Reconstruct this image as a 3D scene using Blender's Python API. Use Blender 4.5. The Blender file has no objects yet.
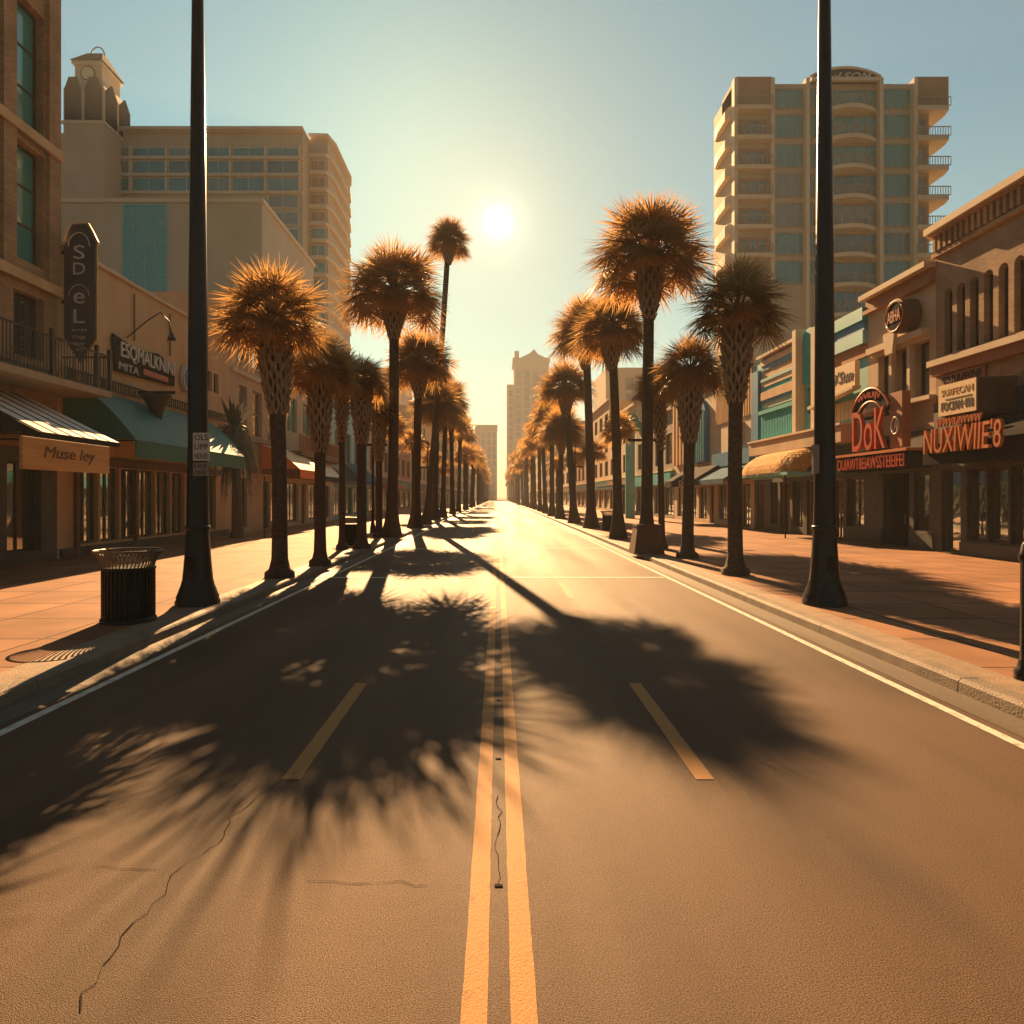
import bpy, bmesh, math, random
from mathutils import Vector, Matrix
R = math.radians
sc = bpy.context.scene
COL = sc.collection

# ------------------------------------------------------------------ camera, sky, sun, exposure
cam_d = bpy.data.cameras.new('camera'); cam = bpy.data.objects.new('camera', cam_d); COL.objects.link(cam)
cam.location = (0, 0, 2.0); cam.rotation_euler = (R(90), 0, 0)
cam_d.sensor_width = 36; cam_d.lens = 36*683/1024
cam_d.shift_x = 14/1024; cam_d.shift_y = -15/1024
cam_d.clip_start = .1; cam_d.clip_end = 9000
sc.camera = cam
SUN_EL, SUN_AZ = R(26.5), R(-7.2)           # azimuth from +Y towards +X
SUNV = Vector((math.sin(SUN_AZ)*math.cos(SUN_EL), math.cos(SUN_AZ)*math.cos(SUN_EL), math.sin(SUN_EL)))
GLOWV = Vector((0, 1, .4026)).normalized()
sc.view_settings.view_transform = 'Standard'; sc.view_settings.look = 'None'
sc.view_settings.gamma = 1; sc.view_settings.use_curve_mapping = False
sc.view_settings.exposure = 1.85
sc.render.engine = 'CYCLES'
sc.cycles.use_denoising = True
sc.cycles.max_bounces = 6; sc.cycles.diffuse_bounces = 3; sc.cycles.glossy_bounces = 3
sc.cycles.transmission_bounces = 4; sc.cycles.volume_bounces = 0; sc.cycles.transparent_max_bounces = 6
sc.cycles.caustics_reflective = False; sc.cycles.caustics_refractive = False
sc.cycles.sample_clamp_indirect = 4

W = bpy.data.worlds.new('World'); sc.world = W; W.use_nodes = True
nt = W.node_tree; nt.nodes.clear()
def wn(t, **k):
    n = nt.nodes.new(t)
    for a, b in k.items(): setattr(n, a, b)
    return n
L = nt.links.new
sky = wn('ShaderNodeTexSky', sky_type='NISHITA', sun_disc=False)
sky.sun_elevation = SUN_EL; sky.sun_rotation = SUN_AZ
sky.air_density = 1.3; sky.dust_density = 0.35; sky.ozone_density = 1.0; sky.altitude = 0
tint = wn('ShaderNodeMix', data_type='RGBA', blend_type='MULTIPLY'); tint.inputs[0].default_value = 1
tint.inputs[7].default_value = (0.285, 0.50, 0.445, 1)
L(sky.outputs[0], tint.inputs[6])
geo = wn('ShaderNodeNewGeometry')
warm = wn('ShaderNodeMix', data_type='RGBA'); warm.inputs[6].default_value = (.29, .38, .30, 1); warm.inputs[7].default_value = (0.285, 0.50, 0.445, 1)
dot = wn('ShaderNodeVectorMath', operation='DOT_PRODUCT'); dot.inputs[1].default_value = -GLOWV
L(geo.outputs['Incoming'], dot.inputs[0])
acos = wn('ShaderNodeMath', operation='ARCCOSINE'); L(dot.outputs['Value'], acos.inputs[0])
wr = wn('ShaderNodeMapRange'); wr.inputs[1].default_value = R(3); wr.inputs[2].default_value = R(24); L(acos.outputs[0], wr.inputs[0]); L(wr.outputs[0], warm.inputs[0]); L(warm.outputs[2], tint.inputs[7])
def gauss(sig, amp, col):
    d = wn('ShaderNodeMath', operation='DIVIDE'); L(acos.outputs[0], d.inputs[0]); d.inputs[1].default_value = R(sig)
    p = wn('ShaderNodeMath', operation='POWER'); L(d.outputs[0], p.inputs[0]); p.inputs[1].default_value = 1.4
    m = wn('ShaderNodeMath', operation='MULTIPLY'); L(p.outputs[0], m.inputs[0]); m.inputs[1].default_value = -1
    e = wn('ShaderNodeMath', operation='EXPONENT'); L(m.outputs[0], e.inputs[0])
    c = wn('ShaderNodeVectorMath', operation='SCALE'); c.inputs[0].default_value = [amp*x for x in col]
    L(e.outputs[0], c.inputs['Scale']); return c.outputs[0]
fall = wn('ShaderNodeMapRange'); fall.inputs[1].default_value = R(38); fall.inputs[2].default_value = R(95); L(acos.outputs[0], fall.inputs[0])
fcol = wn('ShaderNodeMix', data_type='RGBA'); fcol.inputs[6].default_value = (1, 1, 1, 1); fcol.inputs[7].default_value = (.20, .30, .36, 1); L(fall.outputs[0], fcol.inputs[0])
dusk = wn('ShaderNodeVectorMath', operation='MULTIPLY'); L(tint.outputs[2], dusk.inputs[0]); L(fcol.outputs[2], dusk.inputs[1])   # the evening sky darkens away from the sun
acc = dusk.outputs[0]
GLOWS = [(0.45, 40, (1, .93, .78)), (1.5, 3.2, (1, .86, .62)), (4.5, .9, (1, .80, .5)), (12, 1.35, (1, .72, .46))]
for g in GLOWS:
    a = wn('ShaderNodeVectorMath', operation='ADD'); L(acc, a.inputs[0]); L(gauss(*g), a.inputs[1]); acc = a.outputs[0]
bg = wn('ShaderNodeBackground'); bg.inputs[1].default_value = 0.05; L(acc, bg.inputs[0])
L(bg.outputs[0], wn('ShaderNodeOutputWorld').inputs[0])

sd = bpy.data.lights.new('sun', 'SUN'); sun = bpy.data.objects.new('sun', sd); COL.objects.link(sun)
sd.energy = 5; sd.angle = R(0.25); sd.color = (1.0, .57, .25)
sun.rotation_euler = SUNV.to_track_quat('Z', 'Y').to_euler(); sun.location = (0, 0, 60)

# ------------------------------------------------------------------ materials
def M(name, c1, c2=None, scale=4., rough=.75, metal=0., bump=0., bscale=40., spec=.4, stretch=(1, 1, 1), coat=0.):
    m = bpy.data.materials.new(name); m.use_nodes = True; t = m.node_tree; b = t.nodes['Principled BSDF']; l = t.links.new
    b.inputs['Roughness'].default_value = rough; b.inputs['Metallic'].default_value = metal
    b.inputs['Specular IOR Level'].default_value = spec; b.inputs['Coat Weight'].default_value = coat
    if c2 is None: c2 = [x*.72 for x in c1]
    tc = t.nodes.new('ShaderNodeTexCoord'); mp = t.nodes.new('ShaderNodeMapping'); l(tc.outputs['Object'], mp.inputs[0])
    mp.inputs['Scale'].default_value = stretch
    n = t.nodes.new('ShaderNodeTexNoise'); n.inputs['Scale'].default_value = scale; n.inputs['Detail'].default_value = 5
    l(mp.outputs[0], n.inputs[0])
    r = t.nodes.new('ShaderNodeMapRange'); r.inputs[1].default_value = .3; r.inputs[2].default_value = .7; l(n.outputs[0], r.inputs[0])
    x = t.nodes.new('ShaderNodeMix'); x.data_type = 'RGBA'; l(r.outputs[0], x.inputs[0])
    x.inputs[6].default_value = (*c1, 1); x.inputs[7].default_value = (*c2, 1); l(x.outputs[2], b.inputs['Base Color'])
    if bump:
        n2 = t.nodes.new('ShaderNodeTexNoise'); n2.inputs['Scale'].default_value = bscale; n2.inputs['Detail'].default_value = 3
        l(mp.outputs[0], n2.inputs[0])
        bp = t.nodes.new('ShaderNodeBump'); bp.inputs['Strength'].default_value = bump; bp.inputs['Distance'].default_value = .02
        l(n2.outputs[0], bp.inputs['Height']); l(bp.outputs[0], b.inputs['Normal'])
    return m
def brick(name, c1, c2, mortar, scale=1., bw=.22, bh=.075, ms=.012, wall=True, rough=.85, bump=.5, offset=.5):
    m = M(name, c1, c2, 2, rough, spec=.15); t = m.node_tree; l = t.links.new; b = t.nodes['Principled BSDF']
    tc = t.nodes['Texture Coordinate']
    vec = tc.outputs['Object']
    if wall:
        s = t.nodes.new('ShaderNodeSeparateXYZ'); l(vec, s.inputs[0]); a = t.nodes.new('ShaderNodeMath'); l(s.outputs[0], a.inputs[0]); l(s.outputs[1], a.inputs[1])
        c = t.nodes.new('ShaderNodeCombineXYZ'); l(a.outputs[0], c.inputs[0]); l(s.outputs[2], c.inputs[1]); vec = c.outputs[0]
    k = t.nodes.new('ShaderNodeTexBrick'); l(vec, k.inputs[0]); k.offset = offset
    k.inputs['Color1'].default_value = (*c1, 1); k.inputs['Color2'].default_value = (*c2, 1); k.inputs['Mortar'].default_value = (*mortar, 1)
    k.inputs['Scale'].default_value = scale; k.inputs['Brick Width'].default_value = bw; k.inputs['Row Height'].default_value = bh; k.inputs['Mortar Size'].default_value = ms
    k.inputs['Mortar Smooth'].default_value = .2
    x = t.nodes.new('ShaderNodeMix'); x.data_type = 'RGBA'; x.blend_type = 'MULTIPLY'; x.inputs[0].default_value = .6
    n = t.nodes.new('ShaderNodeTexNoise'); n.inputs['Scale'].default_value = .8; n.inputs['Detail'].default_value = 8; l(tc.outputs['Object'], n.inputs[0])
    r = t.nodes.new('ShaderNodeMapRange'); r.inputs[1].default_value = .3; r.inputs[2].default_value = .7; r.inputs[3].default_value = .5; r.inputs[4].default_value = 1.25; l(n.outputs[0], r.inputs[0])
    l(k.outputs[0], x.inputs[6]); l(r.outputs[0], x.inputs[7]); l(x.outputs[2], b.inputs['Base Color'])
    bp = t.nodes.new('ShaderNodeBump'); bp.inputs['Strength'].default_value = bump; bp.inputs['Distance'].default_value = .01; bp.invert = True
    l(k.outputs['Fac'], bp.inputs['Height'])
    n2 = t.nodes.new('ShaderNodeTexNoise'); n2.inputs['Scale'].default_value = 60; l(tc.outputs['Object'], n2.inputs[0])
    bp2 = t.nodes.new('ShaderNodeBump'); bp2.inputs['Strength'].default_value = .35; bp2.inputs['Distance'].default_value = .008
    l(n2.outputs[0], bp2.inputs['Height']); l(bp.outputs[0], bp2.inputs['Normal']); l(bp2.outputs[0], b.inputs['Normal'])
    return m
def glassmat(name, col, refl=.35, rough=.03):
    m = bpy.data.materials.new(name); m.use_nodes = True; t = m.node_tree; b = t.nodes['Principled BSDF']; l = t.links.new
    b.inputs['Base Color'].default_value = (*col, 1); b.inputs['Roughness'].default_value = .25
    tc = t.nodes.new('ShaderNodeTexCoord'); n = t.nodes.new('ShaderNodeTexNoise'); n.inputs['Scale'].default_value = .9; l(tc.outputs['Object'], n.inputs[0])
    bp = t.nodes.new('ShaderNodeBump'); bp.inputs['Strength'].default_value = .06; bp.inputs['Distance'].default_value = .15; l(n.outputs[0], bp.inputs['Height'])
    g = t.nodes.new('ShaderNodeBsdfGlossy'); g.inputs['Roughness'].default_value = rough; g.inputs['Color'].default_value = (.9, .95, .92, 1); l(bp.outputs[0], g.inputs['Normal'])
    fr = t.nodes.new('ShaderNodeLayerWeight'); fr.inputs[0].default_value = .35
    mr = t.nodes.new('ShaderNodeMapRange'); mr.inputs[3].default_value = refl; mr.inputs[4].default_value = min(1, refl+.5); l(fr.outputs['Fresnel'], mr.inputs[0])
    ms = t.nodes.new('ShaderNodeMixShader'); l(mr.outputs[0], ms.inputs[0]); l(b.outputs[0], ms.inputs[1]); l(g.outputs[0], ms.inputs[2])
    l(ms.outputs[0], t.nodes['Material Output'].inputs[0]); return m
def leafmat(name, c1, c2, trans, tw=.5):
    m = bpy.data.materials.new(name); m.use_nodes = True; t = m.node_tree; l = t.links.new; t.nodes.remove(t.nodes['Principled BSDF'])
    tc = t.nodes.new('ShaderNodeTexCoord'); n = t.nodes.new('ShaderNodeTexNoise'); n.inputs['Scale'].default_value = 6; l(tc.outputs['Object'], n.inputs[0])
    x = t.nodes.new('ShaderNodeMix'); x.data_type = 'RGBA'; x.inputs[6].default_value = (*c1, 1); x.inputs[7].default_value = (*c2, 1)
    r = t.nodes.new('ShaderNodeMapRange'); r.inputs[1].default_value = .35; r.inputs[2].default_value = .65; l(n.outputs[0], r.inputs[0]); l(r.outputs[0], x.inputs[0])
    d = t.nodes.new('ShaderNodeBsdfDiffuse'); l(x.outputs[2], d.inputs[0])
    tr = t.nodes.new('ShaderNodeBsdfTranslucent'); tr.inputs[0].default_value = (*trans, 1)
    g = t.nodes.new('ShaderNodeBsdfGlossy'); g.inputs[0].default_value = (.8, .75, .6, 1); g.inputs['Roughness'].default_value = .38
    m1 = t.nodes.new('ShaderNodeMixShader'); m1.inputs[0].default_value = tw; l(d.outputs[0], m1.inputs[1]); l(tr.outputs[0], m1.inputs[2])
    m2 = t.nodes.new('ShaderNodeMixShader'); m2.inputs[0].default_value = .06; l(m1.outputs[0], m2.inputs[1]); l(g.outputs[0], m2.inputs[2])
    l(m2.outputs[0], t.nodes['Material Output'].inputs[0]); return m
def asphalt(name):
    m = bpy.data.materials.new(name); m.use_nodes = True; t = m.node_tree; b = t.nodes['Principled BSDF']; l = t.links.new
    tc = t.nodes.new('ShaderNodeTexCoord'); O = tc.outputs['Object']
    def noise(s, det, st=(1, 1, 1)):
        mp = t.nodes.new('ShaderNodeMapping'); mp.inputs['Scale'].default_value = st; l(O, mp.inputs[0])
        n = t.nodes.new('ShaderNodeTexNoise'); n.inputs['Scale'].default_value = s; n.inputs['Detail'].default_value = det; l(mp.outputs[0], n.inputs[0]); return n.outputs[0]
    def rng(v, a, b_, c, d):
        r = t.nodes.new('ShaderNodeMapRange'); r.inputs[1].default_value = a; r.inputs[2].default_value = b_; r.inputs[3].default_value = c; r.inputs[4].default_value = d; l(v, r.inputs[0]); return r.outputs[0]
    x = t.nodes.new('ShaderNodeMix'); x.data_type = 'RGBA'; l(rng(noise(1.1, 6, (1, .12, 1)), .35, .65, 0, 1), x.inputs[0])
    x.inputs[6].default_value = (.068, .040, .0235, 1); x.inputs[7].default_value = (.096, .058, .034, 1)
    y = t.nodes.new('ShaderNodeMix'); y.data_type = 'RGBA'; y.blend_type = 'MULTIPLY'; y.inputs[0].default_value = 1
    l(x.outputs[2], y.inputs[6]); l(rng(noise(150, 2), .32, .68, .1, 2.3), y.inputs[7])
    z = t.nodes.new('ShaderNodeMix'); z.data_type = 'RGBA'; z.blend_type = 'MULTIPLY'; z.inputs[0].default_value = 1
    l(y.outputs[2], z.inputs[6]); l(rng(noise(.55, 7, (1, .35, 1)), .52, .66, 1, .62), z.inputs[7]); l(z.outputs[2], b.inputs['Base Color'])
    l(rng(noise(.9, 4, (1, .07, 1)), .3, .7, .60, .74), b.inputs['Roughness'])
    b.inputs['Specular IOR Level'].default_value = .20
    bp = t.nodes.new('ShaderNodeBump'); bp.inputs['Strength'].default_value = .6; bp.inputs['Distance'].default_value = .010; l(noise(210, 2), bp.inputs['Height'])
    bq = t.nodes.new('ShaderNodeBump'); bq.inputs['Strength'].default_value = .12; bq.inputs['Distance'].default_value = .03; l(noise(6, 4), bq.inputs['Height'])
    l(bq.outputs[0], bp.inputs['Normal']); l(bp.outputs[0], b.inputs['Normal'])
    return m
def paint(name, col, wear, amt=.5):
    m = M(name, col, wear, 18, .7, bump=.3, bscale=140, spec=.2, stretch=(1, .5, 1))
    r = m.node_tree.nodes['Map Range']; r.inputs[1].default_value = amt; r.inputs[2].default_value = amt+.28; return m
MT = dict(
 road=asphalt('asphalt'), ground=M('dry_ground', (.16, .12, .08), (.11, .085, .06), .2, .95, bump=.3),
 kerb=M('kerb_concrete', (.22, .175, .125), (.13, .105, .08), 3, .7, bump=.5, bscale=50),
 gutter=M('gutter_concrete', (.11, .085, .06), (.075, .06, .042), 4, .65, bump=.4, bscale=70, stretch=(1, .2, 1)),
 pave=brick('pavement_pavers', (.33, .17, .09), (.25, .125, .066), (.045, .026, .016), 1, 1.5, 1.5, .022, wall=False, rough=.75, offset=0),
 band=M('pavement_band', (.27, .19, .12), (.19, .135, .09), 5, .7, bump=.4),
 white=paint('white_paint', (.62, .58, .50), (.20, .17, .13), .5), yellow=paint('yellow_paint', (.40, .20, .065), (.20, .11, .05), .57),
 crack=M('crack_dirt', (.045, .034, .025), rough=.95, spec=.05),
 black=M('black_paint', (.008, .009, .012), (.012, .012, .014), 9, .3, spec=.35, bump=.05, bscale=14),
 blackm=M('dark_metal', (.010, .010, .011), (.016, .015, .014), 12, .45, spec=.2),
 iron=M('worn_steel', (.20, .17, .13), (.09, .08, .06), 15, .4, metal=.7),
 trunk=M('palm_bark', (.115, .075, .048), (.05, .033, .022), 9, .9, bump=.9, bscale=14, stretch=(1, 1, 2.2)),
 boots=M('palm_boots', (.40, .30, .20), (.24, .17, .11), 8, .85, bump=.6, bscale=25),
 leaf=leafmat('palm_leaf', (.11, .09, .036), (.065, .054, .022), (.64, .37, .13), .5),
 leafd=leafmat('dry_leaf', (.07, .085, .09), (.035, .045, .05), (.10, .10, .08), .25),
 lbrick=brick('tan_brick', (.52, .32, .18), (.40, .24, .13), (.30, .22, .15), 1), rbrick=brick('weathered_brick', (.46, .32, .21), (.36, .24, .15), (.30, .23, .17), 1),
 rust=brick('red_brick', (.26, .10, .05), (.19, .075, .04), (.14, .09, .06), 1),
 tan=M('tan_stucco', (.66, .45, .25), (.52, .35, .19), 1.1, .85, bump=.35, bscale=30, stretch=(1, 1, .35)),
 beige=M('beige_stucco', (.56, .44, .31), (.46, .35, .24), .9, .85, bump=.3, bscale=30),
 cream=M('cream_stucco', (.66, .55, .40), (.56, .46, .33), 1.2, .8, bump=.2),
 greyw=M('grey_stucco', (.29, .27, .24), (.22, .21, .19), 1.5, .85, bump=.3),
 slate=M('slate_paint', (.075, .085, .085), (.05, .058, .06), 3, .6, bump=.1),
 brown=M('brown_paint', (.16, .09, .05), (.10, .058, .034), 4, .6, bump=.2),
 terra=M('terracotta', (.38, .17, .08), (.28, .12, .06), 4, .75, bump=.2),
 teal=M('teal_paint', (.025, .46, .50), (.02, .36, .41), 3, .5), blue=M('blue_paint', (.04, .24, .46), (.03, .18, .36), 3, .5),
 aqua=M('aqua_paint', (.20, .58, .62), (.16, .48, .53), 3, .55), green=M('green_paint', (.05, .34, .22), (.04, .25, .16), 3, .5),
 navy=M('navy_enamel', (.012, .025, .05), (.018, .032, .06), 8, .3, spec=.6),
 gold=M('gold_trim', (.55, .36, .13), (.42, .26, .09), 9, .4, metal=.5),
 silver=M('silver_letter', (.68, .68, .64), (.5, .5, .48), 9, .4),
 canvasg=M('green_canvas', (.010, .16, .14), (.008, .12, .11), 2, .55, spec=.25, bump=.15, bscale=5),
 canvasd=M('dark_canvas', (.016, .016, .02), (.024, .022, .024), 3, .9, bump=.15, bscale=8, spec=.05),
 canvasw=M('white_canvas', (.84, .79, .68), (.76, .70, .58), 3, .6), canvasy=M('yellow_canvas', (.85, .62, .30), (.76, .52, .22), 3, .6), canvaso=M('orange_canvas', (.78, .20, .04), (.62, .15, .03), 3, .6),
 canvasb=M('blue_canvas', (.05, .14, .22), (.04, .11, .17), 3, .9, spec=.05),
 thatch=M('straw_thatch', (.74, .42, .12), (.42, .22, .05), 7, .85, bump=1, bscale=22, stretch=(1, 4, 1)),
 wood=M('varnished_board', (.58, .36, .14), (.45, .26, .09), 4, .45, stretch=(1, .3, 3)),
 signc=M('cream_sign', (.74, .58, .34), (.62, .48, .27), 6, .5), dark=M('dark_letter', (.02, .018, .02), rough=.5),
 red=M('red_letter', (.55, .085, .03), (.40, .055, .02), 7, .4), orange=M('orange_letter', (.60, .22, .08), (.45, .15, .05), 7, .4),
 whites=M('white_sign', (.60, .58, .52), (.48, .47, .43), 6, .5),
 frame=M('dark_frame', (.03, .025, .022), rough=.4), framel=M('pale_frame', (.42, .34, .24), (.33, .27, .19), 4, .6), frameg=M('slate_frame', (.07, .075, .075), rough=.45),
 rail=M('pale_railing', (.40, .36, .28), rough=.5),
 htan=M('hotel_concrete', (.56, .47, .36), (.48, .40, .30), .25, .8), hcream=M('hotel_slab', (.70, .59, .45), (.62, .52, .39), .3, .75),
 hbrown=M('balcony_wall', (.42, .28, .19), (.34, .23, .15), .5, .8), htop=M('tower_slate', (.016, .019, .021), rough=.8, spec=.08),
 glass=glassmat('shop_glass', (.012, .012, .014), .34), glassu=glassmat('upper_glass', (.012, .022, .028), .25), 
 glasst=glassmat('teal_glass', (.01, .27, .27), .10), glassh=glassmat('hotel_glass', (.025, .22, .235), .10, .1),
 far=M('far_stone', (.55, .45, .34), (.48, .39, .29), .1, .85), glassh2=glassmat('curtained_glass', (.17, .22, .20), .10, .1), glassh3=glassmat('dim_glass', (.012, .10, .115), .12, .1), farw=M('far_window', (.30, .29, .27), rough=.3),
)
# ------------------------------------------------------------------ mesh helpers
ORG = {}
class MB:
    def __init__(s, P=None):
        s.v = []; s.f = []; s.P = P or (lambda a, b, c: (a, b, c)); s.sm = []
    def add(s, vs, fs, smooth=False):
        o = len(s.v); s.v += [Vector(s.P(*p)) for p in vs]; s.f += [tuple(o+i for i in f) for f in fs]; s.sm += [smooth]*len(fs); return s
    def box(s, a0, a1, b0, b1, c0, c1):
        return s.add([(a, b, c) for a in (a0, a1) for b in (b0, b1) for c in (c0, c1)],
            [(0, 1, 3, 2), (4, 6, 7, 5), (0, 4, 5, 1), (2, 3, 7, 6), (0, 2, 6, 4), (1, 5, 7, 3)])
    def tube(s, pts, rad, n=12, cap=True, smooth=True):
        pts = [Vector(p) for p in pts]; vs = []; fs = []
        if not hasattr(rad, '__len__'): rad = [rad]*len(pts)
        for i, p in enumerate(pts):
            d = (pts[min(i+1, len(pts)-1)]-pts[max(i-1, 0)]).normalized()
            x = d.cross(Vector((0, 1, 0)) if abs(d.y) < .9 else Vector((1, 0, 0))).normalized(); y = d.cross(x)
            for k in range(n):
                a = 2*math.pi*k/n; vs.append(p+x*rad[i]*math.cos(a)+y*rad[i]*math.sin(a))
        for i in range(len(pts)-1):
            for k in range(n):
                fs.append((i*n+k, i*n+(k+1) % n, (i+1)*n+(k+1) % n, (i+1)*n+k))
        s.add(vs, fs, smooth)
        if cap: s.add(vs[:n], [tuple(range(n))]); s.add(vs[-n:], [tuple(range(n))])
        return s
    def lathe(s, prof, c=(0, 0, 0), n=24, smooth=True, flute=0):
        vs = []; fs = []
        for (r, z) in prof:
            for k in range(n):
                a = 2*math.pi*k/n; rr = r*(1-(flute if k % 2 else 0)); vs.append((c[0]+rr*math.cos(a), c[1]+rr*math.sin(a), c[2]+z))
        for i in range(len(prof)-1):
            for k in range(n): fs.append((i*n+k, i*n+(k+1) % n, (i+1)*n+(k+1) % n, (i+1)*n+k))
        s.add(vs, fs, smooth); s.add(vs[-n:], [tuple(range(n))]); s.add(vs[:n], [tuple(range(n))]); return s
    def prism(s, poly, c0, c1):                    # polygon in (a,b), extruded along c
        n = len(poly); vs = [(a, b, c0) for a, b in poly]+[(a, b, c1) for a, b in poly]
        return s.add(vs, [tuple(range(n)), tuple(range(2*n-1, n-1, -1))]+[(i, (i+1) % n, n+(i+1) % n, n+i) for i in range(n)])
    def prof(s, poly, a0, a1):                     # polygon in (b,c), extruded along a
        n = len(poly); vs = [(a0, b, c) for b, c in poly]+[(a1, b, c) for b, c in poly]
        return s.add(vs, [tuple(range(n)), tuple(range(2*n-1, n-1, -1))]+[(i, (i+1) % n, n+(i+1) % n, n+i) for i in range(n)])
    def build(s, name, mat, parent=None, origin=None, bevel=0, fix=True):
        o0 = ORG[parent.name] if parent else Vector(origin or (0, 0, 0))
        me = bpy.data.meshes.new(name); me.from_pydata([v-o0 for v in s.v], [], s.f)
        me.polygons.foreach_set('use_smooth', s.sm)
        if fix:
            bm = bmesh.new(); bm.from_mesh(me)
            if not any(s.sm): pass
            bmesh.ops.recalc_face_normals(bm, faces=bm.faces); bm.to_mesh(me); bm.free()
        me.materials.append(MT[mat] if isinstance(mat, str) else mat)
        o = bpy.data.objects.new(name, me); COL.objects.link(o); ORG[o.name] = o0
        if parent: o.parent = parent
        else: o.location = o0
        if bevel:
            b = o.modifiers.new('bevel', 'BEVEL'); b.width = bevel; b.segments = 2; b.limit_method = 'ANGLE'
        return o
def tag(o, label=None, cat=None, group=None, kind=None):
    if label: o['label'] = label
    if cat: o['category'] = cat
    if group: o['group'] = group
    if kind: o['kind'] = kind
    return o
def thing(name, loc, label, cat, group=None):
    o = bpy.data.objects.new(name, None); COL.objects.link(o); o.location = loc; o.empty_display_size = .2
    ORG[o.name] = Vector(loc); return tag(o, label, cat, group)
def copy_tree(o, loc, label, group=None, rz=0):
    r = o.copy(); COL.objects.link(r); r.location = loc; r.rotation_euler.z = rz; r['label'] = label
    if group: r['group'] = group
    for ch in o.children:
        c = ch.copy(); COL.objects.link(c); c.parent = r
        for g in ch.children:
            d = g.copy(); COL.objects.link(d); d.parent = c
    return r
def text_mesh(body, ext=.02, shear=0.):
    cu = bpy.data.curves.new('lettering', 'FONT'); cu.body = body; cu.extrude = ext; cu.align_x = 'CENTER'; cu.shear = shear; cu.resolution_u = 3
    o = bpy.data.objects.new('lettering', cu); COL.objects.link(o); bpy.context.view_layer.update()
    e = o.evaluated_get(bpy.context.evaluated_depsgraph_get()); me = e.to_mesh()
    v = [tuple(p.co) for p in me.vertices]; f = [tuple(p.vertices) for p in me.polygons]
    e.to_mesh_clear(); bpy.data.objects.remove(o); bpy.data.curves.remove(cu)
    x0 = min(p[0] for p in v); x1 = max(p[0] for p in v); y0 = min(p[1] for p in v); y1 = max(p[1] for p in v)
    return [((p[0]-x0)/(x1-x0)-.5, (p[1]-y0)/(y1-y0)-.5, p[2]) for p in v], f
def lettering(mb, body, u, v, w, wid, hgt, flip=1, ext=.02, shear=0., arch=0.):
    vs, f = text_mesh(body, ext, shear)
    mb.add([(u+flip*x*wid, v+y*hgt+arch*(1-4*x*x), w+z) for x, y, z in vs], f); return mb
FL, FR = -13.3, 15.0
PL = lambda u, v, w: (FL+w, u, v)
PR = lambda u, v, w: (FR-w, u, v)
def front(y0): return lambda u, v, w: (u, y0-w, v)   # facade that faces the camera
def wall(mb, u0, u1, v0, v1, ops, depth=.28):
    us = sorted({u0, u1, *[o[0] for o in ops], *[o[1] for o in ops]}); vs = sorted({v0, v1, *[o[2] for o in ops], *[o[3] for o in ops]})
    for i in range(len(us)-1):
        for j in range(len(vs)-1):
            cu, cv = (us[i]+us[i+1])/2, (vs[j]+vs[j+1])/2
            if any(o[0] < cu < o[1] and o[2] < cv < o[3] for o in ops): continue
            mb.add([(us[i], vs[j], 0), (us[i+1], vs[j], 0), (us[i+1], vs[j+1], 0), (us[i], vs[j+1], 0)], [(0, 1, 2, 3)])
    for a, b, c, d in ops:
        mb.add([(a, c, 0), (b, c, 0), (b, d, 0), (a, d, 0), (a, c, -depth), (b, c, -depth), (b, d, -depth), (a, d, -depth)],
               [(0, 1, 5, 4), (1, 2, 6, 5), (2, 3, 7, 6), (3, 0, 4, 7)])
def shell(mb, u0, u1, h, D):                         # ends, back and roof behind a front wall
    mb.add([(u0, 0, 0), (u1, 0, 0), (u1, h, 0), (u0, h, 0), (u0, 0, -D), (u1, 0, -D), (u1, h, -D), (u0, h, -D)],
           [(0, 4, 7, 3), (1, 2, 6, 5), (4, 5, 6, 7), (3, 7, 6, 2)])
def window(root, P, op, cols=1, rows=1, fm='frame', gm='glassu', depth=.16, bar=.05, name='window', arch=False, wm=None, sill=0, fw=.07):
    a, b, c, d = op; mb = MB(P); w0, w1 = -depth-.03, -depth+.05
    mb.box(a, a+fw, c, d, w0, w1); mb.box(b-fw, b, c, d, w0, w1); mb.box(a+fw, b-fw, c, c+fw, w0, w1); mb.box(a+fw, b-fw, d-fw, d, w0, w1)
    for i in range(1, cols):
        x = a+(b-a)*i/cols; mb.box(x-bar/2, x+bar/2, c+fw, d-fw, w0, w1-.012)
    for j in range(1, rows):
        y = c+(d-c)*j/rows; mb.box(a+fw, b-fw, y-bar/2, y+bar/2, w0, w1-.02)
    if sill: mb.box(a-.08, b+.08, c-.1, c-.003, -.1, sill)
    o = mb.build(name, fm, root)
    MB(P).add([(a+.01, c+.01, -depth), (b-.01, c+.01, -depth), (b-.01, d-.01, -depth), (a+.01, d-.01, -depth)], [(0, 1, 2, 3)]).build('pane', gm, o)
    return o
def spandrels(mb, op, n=10, depth=.28):              # rounds the head of an opening
    a, b, c, d = op; r = (b-a)/2; m = (a+b)/2
    for sgn in (-1, 1):
        arc = [(m+sgn*r*math.cos(t), d-r+r*math.sin(t)) for t in [math.pi/2*i/n for i in range(n+1)]]
        k = (m+sgn*r, d)
        for i in range(n):
            mb.add([(*k, 0), (*arc[i], 0), (*arc[i+1], 0)], [(0, 1, 2)])
            mb.add([(*arc[i], 0), (*arc[i+1], 0), (*arc[i+1], -depth), (*arc[i], -depth)], [(0, 1, 2, 3)])
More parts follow.
